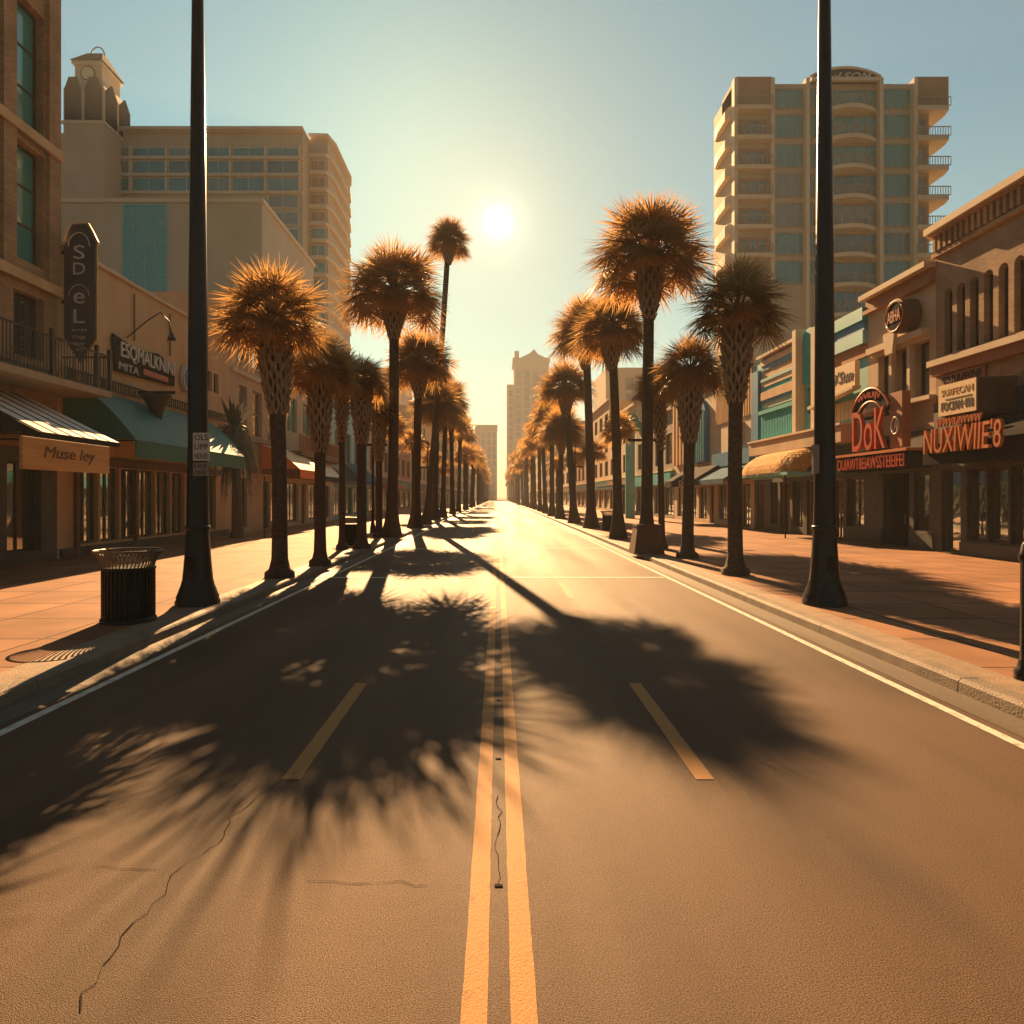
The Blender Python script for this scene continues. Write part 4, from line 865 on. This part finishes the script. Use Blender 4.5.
# ------------------------------------------------------------------ hotels and towers behind
WR = random.Random(77)
def winf(root, P, a, b, c, d, cols, rows, fm, gm, fw=.14, bar=.1):      # window on a big facade: frame 0.12 proud, pane behind
    if gm == 'glassh': gm = WR.choice(['glassh', 'glassh', 'glassh2', 'glassh3'])
    return window(root, P, (a, b, c, d), cols, rows, fm, gm, -.06, bar, fw=fw)
r = thing('hotel_building', (-50, 128, 0), 'wide beige hotel with window bands behind the left shops', 'building')
P = front(110); sx = 110/683; X = lambda px: (px-498)*sx; Zz = lambda py: 2+(497-py)*sx
MB().box(X(58), X(303), 110, 140, 0, Zz(133)).build('wall', 'htan', r)
MB().box(X(84), X(304.5), 108.8, 140.2, Zz(133)+.01, Zz(130)).build('roof_edge', 'hcream', r)
Xb = lambda px: (px-498)*114/683; Zb = lambda py: 2+(497-py)*114/683
MB().box(X(303)+.01, Xb(328), 114, 131, 0, Zb(139)).build('side_wall', 'htan', r)
cols_ = [86, 131, 167, 206, 231, 266, 300]
rows_ = [(157, 147.5), (174, 160.5), (191.5, 177.5)]
for i in range(6):
    for a, b in rows_: winf(r, P, X(cols_[i])+.2, X(cols_[i+1])-.2, Zz(a), Zz(b), 2, 1, 'hcream', 'glassh')
for k in range(6):
    a = 208+k*17
    winf(r, P, X(268), X(300)-.2, Zz(a), Zz(a-13), 2, 1, 'hcream', 'glassh')
m = MB(P)
for py in (158.8, 175.7, 193.5): m.box(X(84), X(303), Zz(py)-.22, Zz(py)+.22, .0, .55)
for px in cols_[1:]: m.box(X(px)-.16, X(px)+.16, Zz(195), Zz(146), .002, .4)
m.build('band_frame', 'hcream', r)
P2 = front(114)
for k in range(11):
    py = 157+k*17; z = Zb(py)
    m = MB(); m.prism([(X(303)+.05, 113.2), (Xb(327), 113.2), (Xb(329.5), 114.2), (Xb(332), 116.5), (Xb(332), 128.5), (Xb(329), 131.4), (Xb(324), 131.4), (Xb(324), 115), (X(303)+.05, 115)], z-.28, z+.28)
    m.build('balcony_slab', 'hcream', r)
    if k < 10: 
        m = MB(); z1 = z-.30; m.prism([(Xb(328)+.02, 114.4), (Xb(329.2), 115), (Xb(331.2), 117), (Xb(331.2), 128), (Xb(328)+.02, 130.6)], z-1.9, z-1.75)
        winf(r, P2, X(304), Xb(327)-.2, Zb(py+14), Zb(py+3), 2, 1, 'hcream', 'hbrown' if k < 4 else 'glassh')
MB().prism([(X(303)+.05, 113), (Xb(329), 113.2), (Xb(333), 116.5), (Xb(333), 128.5), (Xb(329), 131.5), (Xb(320), 131.5)], Zb(139)+.01, Zb(136)).build('roof_edge', 'hcream', r)
# clock tower of the hotel
tw = thing('clock_tower', (-66.5, 109, 0), 'square tower with dark louvres, round clock and pointed roof', 'tower'); P = front(105)
xa, xb = -66.8, -60.6; Zh = Zz; Zz = lambda py: 2+(497-py)*105/683
MB().box(xa, xb, 105, 112.5, 0, Zz(124)).build('shaft', 'htan', tw)
MB().prism([(xa-.2, 104.8), (xb+.2, 104.8), (xb+.2, 112.7), (xa-.2, 112.7)], Zz(124)+.01, Zz(121)).build('ledge', 'hcream', tw)
m = MB(); 
def frust(m, x0, x1, y0, y1, z0, X0, X1, Y0, Y1, z1): m.add([(x0, y0, z0), (x1, y0, z0), (x1, y1, z0), (x0, y1, z0), (X0, Y0, z1), (X1, Y0, z1), (X1, Y1, z1), (X0, Y1, z1)], [(0, 1, 5, 4), (1, 2, 6, 5), (2, 3, 7, 6), (3, 0, 4, 7), (0, 3, 2, 1), (4, 5, 6, 7)])
za, zb_, zc_, zd = Zz(121)+.02, Zz(88), Zz(74), Zz(60)
frust(m, xa, xb, 105, 112.5, za, xa, xb, 105, 112.5, zb_); frust(m, xa, xb, 105, 112.5, zb_+.01, xa+1.0, xb-1.0, 106.2, 111.3, zc_); frust(m, xa+1.0, xb-1.0, 106.2, 111.3, zc_+.01, xa+1.0, xb-1.0, 106.2, 111.3, zd); m.build('belfry', 'htan', tw)
for a, b in ((xa+.3, xa+2.7), (xa+3.4, xb-.3)):
    MB(P).prism([(a, za+.2), (b, za+.2), (b, zb_-.2), ((a+b)/2+.6, zb_+1.6), ((a+b)/2-.6, zb_+1.6), (a, zb_-.2)], .01, .25).build('louvre', 'htop', tw)
Ps = lambda u, v, w: (xb+w, u, v)
for a, b in ((105.4, 108.3), (109.2, 112.1)): MB(Ps).prism([(a, za+.2), (b, za+.2), (b, zb_-.2), ((a+b)/2, zb_+1.4), (a, zb_-.2)], .01, .25).build('louvre', 'htop', tw)
Pc = front(106.2); xm = (xa+xb)/2
ck = disc(Pc, xm, (zc_+zd)/2-.3, 1.15, .01, .18).build('clock', 'htop', tw); disc(Pc, xm, (zc_+zd)/2-.3, .95, .181, .25).build('clock_face', 'hcream', ck)
m = MB(); frust(m, xa+.7, xb-.7, 105.7, 111.8, zd+.01, xa+.9, xb-.9, 105.9, 111.6, zd+.5); m.build('eaves', 'hcream', tw)
m = MB(); frust(m, xa+.6, xb-.6, 105.6, 111.9, zd+.51, xm-1.2, xm+1.2, 107.9, 109.6, Zz(41)); m.build('roof', 'htop', tw)
m = MB(); m.tube([(xm+1.1*math.cos(a), 108.7, Zz(41)+1.5*math.sin(a)) for a in [math.pi*i/12 for i in range(13)]], .1, 6); m.build('roof_hoop', 'iron', tw)
# lower mass in front of the hotel
r = thing('annex_building', (-36, 85, 0), 'plain beige annex with a strip of teal glass behind the tan shop', 'building'); P = front(75); q = 75/683; X3 = lambda px: (px-498)*q; Z3 = lambda py: 2+(497-py)*q
MB().box(-58, X3(262), 75, 96, 0, Z3(203)).build('wall', 'htan', r)
MB().box(-58.2, X3(262)+.25, 74.75, 96.2, Z3(203)+.01, Z3(199)).build('coping', 'hcream', r)
winf(r, P, X3(123), X3(167), Z3(330), Z3(204.5), 4, 7, 'aqua', 'glasst', .1, .07)
# right hotel tower
r = thing('hotel_tower', (37, 78, 0), 'tall hotel tower with teal glass bays and balconies at right', 'building'); P = front(75)
zt = Z3(84)
MB().box(X3(734), X3(929), 75, 82, 0, zt).build('wall', 'htan', r)
ys = [112, 141.5, 171, 200.5, 230, 258]; lv = [Z3(y) for y in ys]; fh = lv[0]-lv[1]
while lv[-1] > 6: lv.append(lv[-1]-fh)
for k, z in enumerate(lv):
    top = (lv[k-1]-.35) if k else zt-.6
    gl = 'glasst' if k < 3 else 'glassh'
    if k < 7:
        winf(r, P, X3(771.5), X3(803), z+.3, top+.05, 4, 1, 'framel', gl, .12, .1)
        winf(r, P, X3(806), X3(818), z+.3, top+.05, 2, 1, 'framel', gl, .12, .1)
        winf(r, P, X3(879.5), X3(911), z+.3, top+.05, 4, 1, 'framel', gl, .12, .1)
    # centre balcony
    winf(r, P, X3(833), X3(876.5), z+.3, top-.1, 4, 1, 'hbrown', gl, .12, .1)
    xm, x0, x1 = X3(855), X3(819), X3(877)
    arc = [(x0+(x1-x0)*i/10, 75-.15-1.25*math.sin(math.pi*i/10)) for i in range(11)]
    MB().prism(arc+[(x1, 74.97), (x0, 74.97)], z-.22, z+.22).build('balcony_slab', 'hcream', r)
    m = MB()
    for (ax, ay), (bx, by) in zip(arc, arc[1:]):
        m.tube([(ax, ay+.06, z+1.2), (bx, by+.06, z+1.2)], .05, 4)
        for g in range(3): tt = g/3; m.box(ax+(bx-ax)*tt-.025, ax+(bx-ax)*tt+.025, ay+(by-ay)*tt+.04, ay+(by-ay)*tt+.09, z+.22, z+1.2)
    m.build('balcony_railing', 'rail', r)
    # left recessed balcony
    if k < 7:
        winf(r, P, X3(739), X3(767), z+.5, top-.5 if k else top-1.8, 3, 1, 'hbrown', 'hbrown' if k == 0 else 'glassh', .35, .2)
        MB(P).box(X3(733.5), X3(770), z-.22, z+.2, .003, 1.1).build('balcony_slab', 'hcream', r)
        m = MB(P); railing(m, X3(734), X3(769.5), z+.2, z+1.25, 1.0, .28, .05, .09); m.build('balcony_railing', 'rail', r)
        # side slabs towards the street
        m = MB(); m.prism([(X3(734)-.01, 75.2), (X3(730), 75.6), (X3(729), 76.4), (X3(729), 79), (X3(731), 80.6), (X3(734)-.01, 81)], z-.25, z+.85); m.build('side_balcony', 'hcream', r)
        # right wing balcony
        m = MB(); m.prism([(X3(912), 74), (X3(943), 74), (X3(946), 75.2), (X3(946), 79), (X3(929)+.01, 80), (X3(929)+.01, 74.97), (X3(912), 74.97)], z-.3, z+.18); m.build('balcony_slab', 'hcream', r)
        m = MB(front(74.1)); railing(m, X3(912), X3(945.5), z+.19, z+1.2, 0, .28, .05, .09); m.build('balcony_railing', 'rail', r)
        winf(r, P, X3(914), X3(927), z+.4, top-.3, 3, 1, 'hbrown', 'hbrown' if k == 0 else 'glassh', .3, .15)
m = MB(P)
for px in (733.5, 770, 804.5, 818.5, 877.5, 911.5): m.box(X3(px)-.2, X3(px)+.2, 0, zt+.2, .004, .85)
m.build('pier', 'hcream', r)
for a, b in ((734, 770), (912, 945)): m = MB(); m.box(X3(a), X3(b), 74.4, 79, zt-2.6, Z3(80)); m.build('parapet_block', 'hbrown', r)
m = MB(P); x0, x1 = X3(808), X3(878); arc = [(x0+(x1-x0)*i/14, Z3(81.5)+ .2+1.0*math.sin(math.pi*i/14)**.8) for i in range(15)]
m.prism(arc+[(x1, Z3(84)), (x0, Z3(84))], -.6, .5); m.build('roof_arch', 'htop', r)
m = MB(P); m.tube([(a, b, .55) for a, b in arc], .14, 6); m.box(x0, x1, Z3(84)-.1, Z3(84)+.25, .51, .9); m.build('arch_trim', 'hcream', r)
m = MB(P); lettering(m, 'eLSOM', X3(849), Z3(79.5), .53, 4.4, .85, 1, .08, .3); m.build('roof_lettering', 'silver', r)
# far end of the street
def tower(x0, x1, y, h, label, bays, floors, mat='far', dep=25, name='far_tower', upper=None):
    r = thing(name, ((x0+x1)/2, y+dep/2, 0), label, 'building'); P = front(y)
    MB().box(x0, x1, y, y+dep, 0, h).build('wall', mat, r)
    bw = (x1-x0)/bays
    for i in range(bays):
        a, b = x0+i*bw+bw*.2, x0+(i+1)*bw-bw*.2
        winf(r, P, a, b, h*.06, h*.93, 1, floors, mat, 'farw', .2, .9)
    return r
q = 440/683; XF = lambda px: (px-498)*q; ZF = lambda py: 2+(497-py)*q
r = tower(XF(514), XF(549), 440, ZF(362), 'tall stepped stone tower closing the street right of centre', 4, 16)
MB().box(XF(512.5), XF(550), 439, 466, ZF(362)+.05, ZF(358)).build('cornice', 'far', r)
MB().box(XF(514.5), XF(519), 440, 446, ZF(358)+.1, ZF(351)).build('turret', 'far', r)
MB(front(440)).prism([(XF(520), ZF(358)+.1), (XF(546), ZF(358)+.1), (XF(538), ZF(354)), (XF(534), ZF(349)), (XF(530), ZF(353)), (XF(524), ZF(356))], -6, 0).build('gable', 'far', r)
r2 = MB().box(XF(507), XF(514)-.1, 442, 466, 0, ZF(384)).build('side_wing', 'far', r)
P = front(442)
winf(r, P, XF(508.5), XF(512.5), 5, ZF(390), 1, 14, 'far', 'farw', .2, .9)
r = tower(XF(475), XF(497.0), 440, ZF(427), 'mid height stone block closing the street left of centre', 4, 9)
MB().box(XF(474.5), XF(497.5), 439, 466, ZF(427)+.05, ZF(425)).build('cornice', 'far', r)
tower(-36, -22, 300, 60, 'pale slab tower rising over the left palms', 3, 14)
tower(30, 52, 190, 38, 'broad pale block behind the right hand palms', 5, 8)
tower(-47, -27, 190, 38, 'broad pale block behind the tallest left palm', 5, 8)

# ------------------------------------------------------------------ haze
hz = MB().box(-1700, 1700, -90, 2700, -1.5, 112).build('haze', 'ground'); tag(hz, kind='stuff')
hm = bpy.data.materials.new('haze'); hm.use_nodes = True; t = hm.node_tree; t.nodes.remove(t.nodes['Principled BSDF'])
pv = t.nodes.new('ShaderNodeVolumePrincipled'); pv.inputs['Color'].default_value = (.90, .95, .95, 1); pv.inputs['Density'].default_value = .00058; pv.inputs['Anisotropy'].default_value = .12
t.links.new(pv.outputs[0], t.nodes['Material Output'].inputs['Volume']); hz.data.materials.clear(); hz.data.materials.append(hm)
